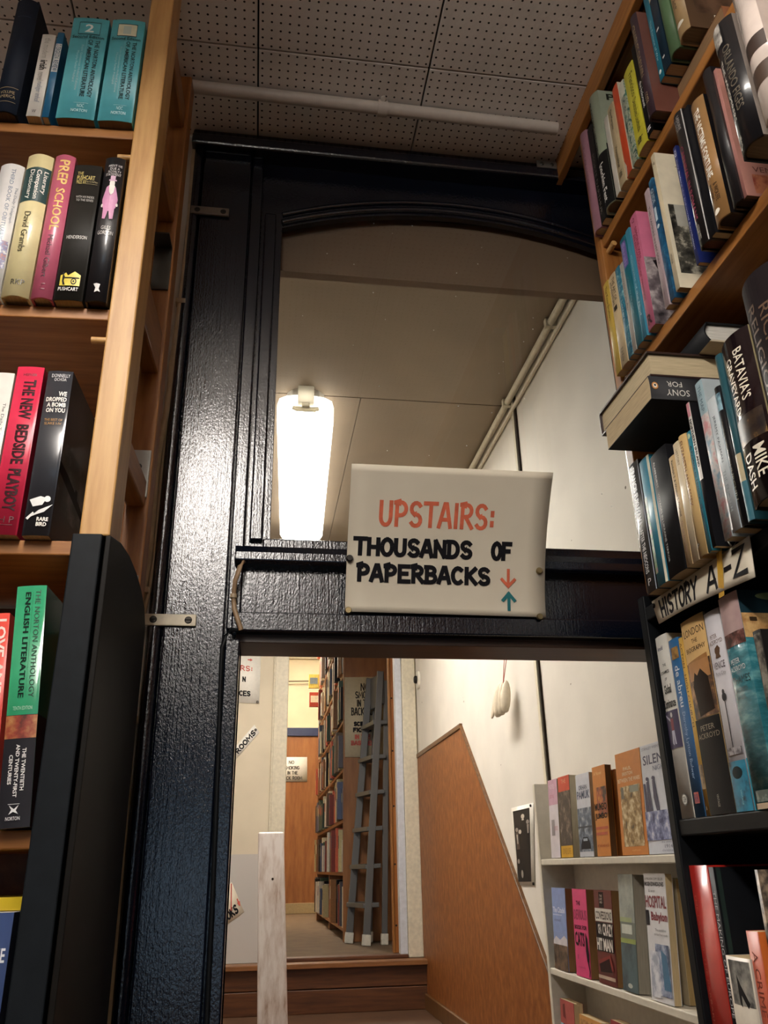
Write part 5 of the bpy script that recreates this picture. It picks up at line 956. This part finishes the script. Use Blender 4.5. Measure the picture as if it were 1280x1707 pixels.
wb('pale blue and white paperback lettered SILENT NIGHT with three soldiers', (1074, m1), (1122, m1), (1069, 1243), Z1, .016, 'c9ced8', front=[('t', 'STANLEY WEINTRAUB', .06, .025, .96, .05, '6a7290'), ('t', 'SILENT', .08, .10, 1.0, .19, '2c3358', 'h', .01), ('t', 'NIGHT', .42, .21, .90, .255, '6a7290'), ('p', [(.02, .36), (.10, .36), (.16, .62), (.04, .66)], '2c2f52'), ('p', [(.14, .35), (.22, .33), (.30, .62), (.16, .66)], '2c2f52'), ('p', [(.36, .34), (.44, .33), (.54, .60), (.46, .66), (.36, .5)], '2c2f52'), ('e', .18, .32, .05, .018, '2c2f52'), ('e', .40, .32, .05, .018, '2c2f52'), ('ph', .0, .62, 1, .88, blotch('snow_field', [(.38, '2c3560'), (.52, '7c86b0'), (.66, 'd0d4de')], 50, 6)), ('t', 'the story of', .5, .89, .95, .91, '6a7290'), ('t', '1914', .6, .92, .86, .95, '4a5272'), ('t', 'christmas', .5, .96, .9, .98, '6a7290')])
m2_ = 1550
wb('pale blue paperback with a castle skyline on the second ledge', (920, m2_), (942, m2_), (920, 1481), Z2, .022, '7f92c0', paper='8a6a40', front=[('r', 0, 0, 1, .55, '8094c4'), ('t', 'The Citadel', .05, .24, .92, .31, 'd6dae6', 'h', .02), ('r', .05, .33, .7, .345, 'b0bcd8'), ('t', 'novel', .15, .38, .6, .42, '3c4a78'), ('p', [(0, .66), (.2, .60), (.5, .64), (.8, .58), (1, .62), (1, .72), (0, .72)], 'c9c4c8'), ('ph', 0, .70, 1, 1, blotch('castle_print', [(.4, '2f2218'), (.6, '6a5440')], 50))])
wb('hot pink paperback with black lettering and a black cat tail', (954, m2_), (977, m2_), (953, 1483), Z2, .022, 'd13a74', paper='8a6438', front=[('t', 'THE', .25, .14, .55, .19, '2a0c18', 'h', .02), ('t', 'DEVIOUS', .06, .24, .94, .36, '8c1c48', 'h', .02), ('t', 'BOOK FOR', .08, .42, .92, .47, '2a0c18', 'h', .02), ('t', 'CATS', .06, .50, .72, .66, '2a0c18', 'h', .03), ('p', [(.80, .50), (.92, .56), (.98, .74), (.96, .82), (.84, .82), (.78, .7)], '14080c'), ('p', [(.86, .82), (.94, .82), (1.0, .92), (.94, .99), (.92, .97), (.95, .92)], '14080c'), ('t', 'a parody', .2, .88, .7, .91, 'a02458'), ('r', .2, .76, .24, .81, '8c1c48')])
wb('dark red and black paperback with white block titles', (990, m2_), (1019, m2_), (990, 1485), Z2, .022, '5c1512', paper='8a6438', front=[('r', .28, .02, .56, .19, '1c0c0c'), ('t', 'THE', .33, .05, .48, .075, 'd6d0c8'), ('t', 'LIFE', .33, .085, .48, .11, 'd6d0c8'), ('t', 'AND', .33, .12, .48, .145, 'd6d0c8'), ('r', .02, .20, .98, .34, 'cfcac0'), ('t', 'CONFESSIONS', .06, .23, .94, .32, '2a1614', 'h', .02), ('r', .04, .35, .98, .66, '17100f'), ('t', 'OF A', .16, .37, .34, .48, 'd6d0c8', 'h', .03), ('t', 'CRAZY', .42, .36, .98, .49, 'd6d0c8', 'h', .03), ('t', 'HIT', .05, .52, .36, .65, 'd6d0c8', 'h', .04), ('t', 'MAN', .42, .52, .92, .65, 'd6d0c8', 'h', .04), ('p', [(.1, .76), (.75, .68), (.9, .84), (.1, .88)], '7c1c18'), ('p', [(.12, .80), (.70, .72), (.80, .86), (.16, .88)], '2a1413'), ('r', .04, .91, .96, .945, 'b9a08c')])
wb('grey-green paperback with a clear sleeve on the second ledge', (1028, m2_), (1052, m2_), (1026, 1459), Z2, .024, '5f6a62', paper='9c9484', coat=.5, front=[('ph', 0, 0, 1, .42, blotch('grey_cover', [(.4, '7f8680'), (.6, '9ea39a')], 20)), ('r', .0, .38, .8, .42, '8f9a70'), ('r', .1, .44, .8, .52, 'b9beb4'), ('r', 0, .56, 1, .60, '8a9a50'), ('ph', 0, .6, 1, 1, blotch('dark_green_cover', [(.35, '20303a'), (.6, '4a6064')], 18)), ('e', .5, .95, .15, .02, 'b9beb4')], lean=-.075)
P = onX((1052, m2_), .704)
wb('white paperback lettered hospital with a blue figure', (1072, m2_), (1107, m2_), (1066, 1457), Z2, .014, 'cfcfd2', coat=.3, front=[('t', 'A MILLION COPY SELLER', .04, .035, .90, .055, '4a4a4e'), ('t', 'IMOGEN EDWARDS-JONES', .02, .07, .92, .115, '2a2a30', 'h', .03), ('t', '& anon', .2, .13, .5, .155, '4a4a4e'), ('t', 'HOSPITAL', .02, .18, .98, .28, '7c2430', 'h', .02), ('t', 'Babylon', .25, .31, .98, .40, '7c2430', 'h', .03), ('r', .0, .30, .16, .42, '1c1c22'), ('t', 'The scandalous', .4, .44, .9, .46, '4a4a4e'), ('t', 'stories from inside', .35, .475, .95, .495, '4a4a4e'), ('ph', .35, .56, .96, .95, blotch('ward_print', [(.38, '3a4a66'), (.52, '8f9ab4'), (.66, 'cdcfd6')], 35)), ('p', [(.60, .60), (.84, .64), (.96, .90), (.66, .90)], '3a6a8a'), ('ph', .1, .62, .5, .97, blotch('white_coat', [(.45, '9aa0b0'), (.6, 'd6d8de')], 40))], lean=-.07)
P = onX((1113, m2_), .722)
for k in range(2):
    book(('cream backed brown-edged paperback directly behind the hospital book', 'green backed brown-edged paperback at the rear of the hospital stack')[k], (.7315+.0172*(k+1), P.y+.085, Z2+.0006), math.pi, .0165, .196, .108, ('b9a888', '4f7a2c', '8a9a3a')[k], paper='a58a5a', lean=-.03)
wb('paperback with red, blue and white panels at the far end of the lowest ledge', (930, 1690), (952, 1690), (930, 1666), Z3, .022, '7c3a34', front=[('r', .02, .0, 1, .28, 'a8504a'), ('p', [(.2, .06), (.35, .04), (.4, .22), (.2, .2)], '6a2424'), ('r', 0, .28, 1, .5, '27306a'), ('r', .0, .28, .2, .5, '8fb8c8'), ('t', 'U', .4, .3, .8, .48, 'a8342c')])
wb('orange and brown paperback leaning out on the lowest ledge', (961, 1700), (996, 1706), (960, 1691), Z3, .02, 'c08a4a', front=[('ph', .05, .05, .95, .95, blotch('gold_print', [(.4, '8a5424'), (.6, 'd6ae70')], 40))])
wb('dark red paperback partly in view on the lowest ledge', (1012, 1706), (1036, 1706), (1010, 1700), Z3, .02, '8a2c30', front=[('r', .1, .1, .9, .2, 'c9c4bc')])
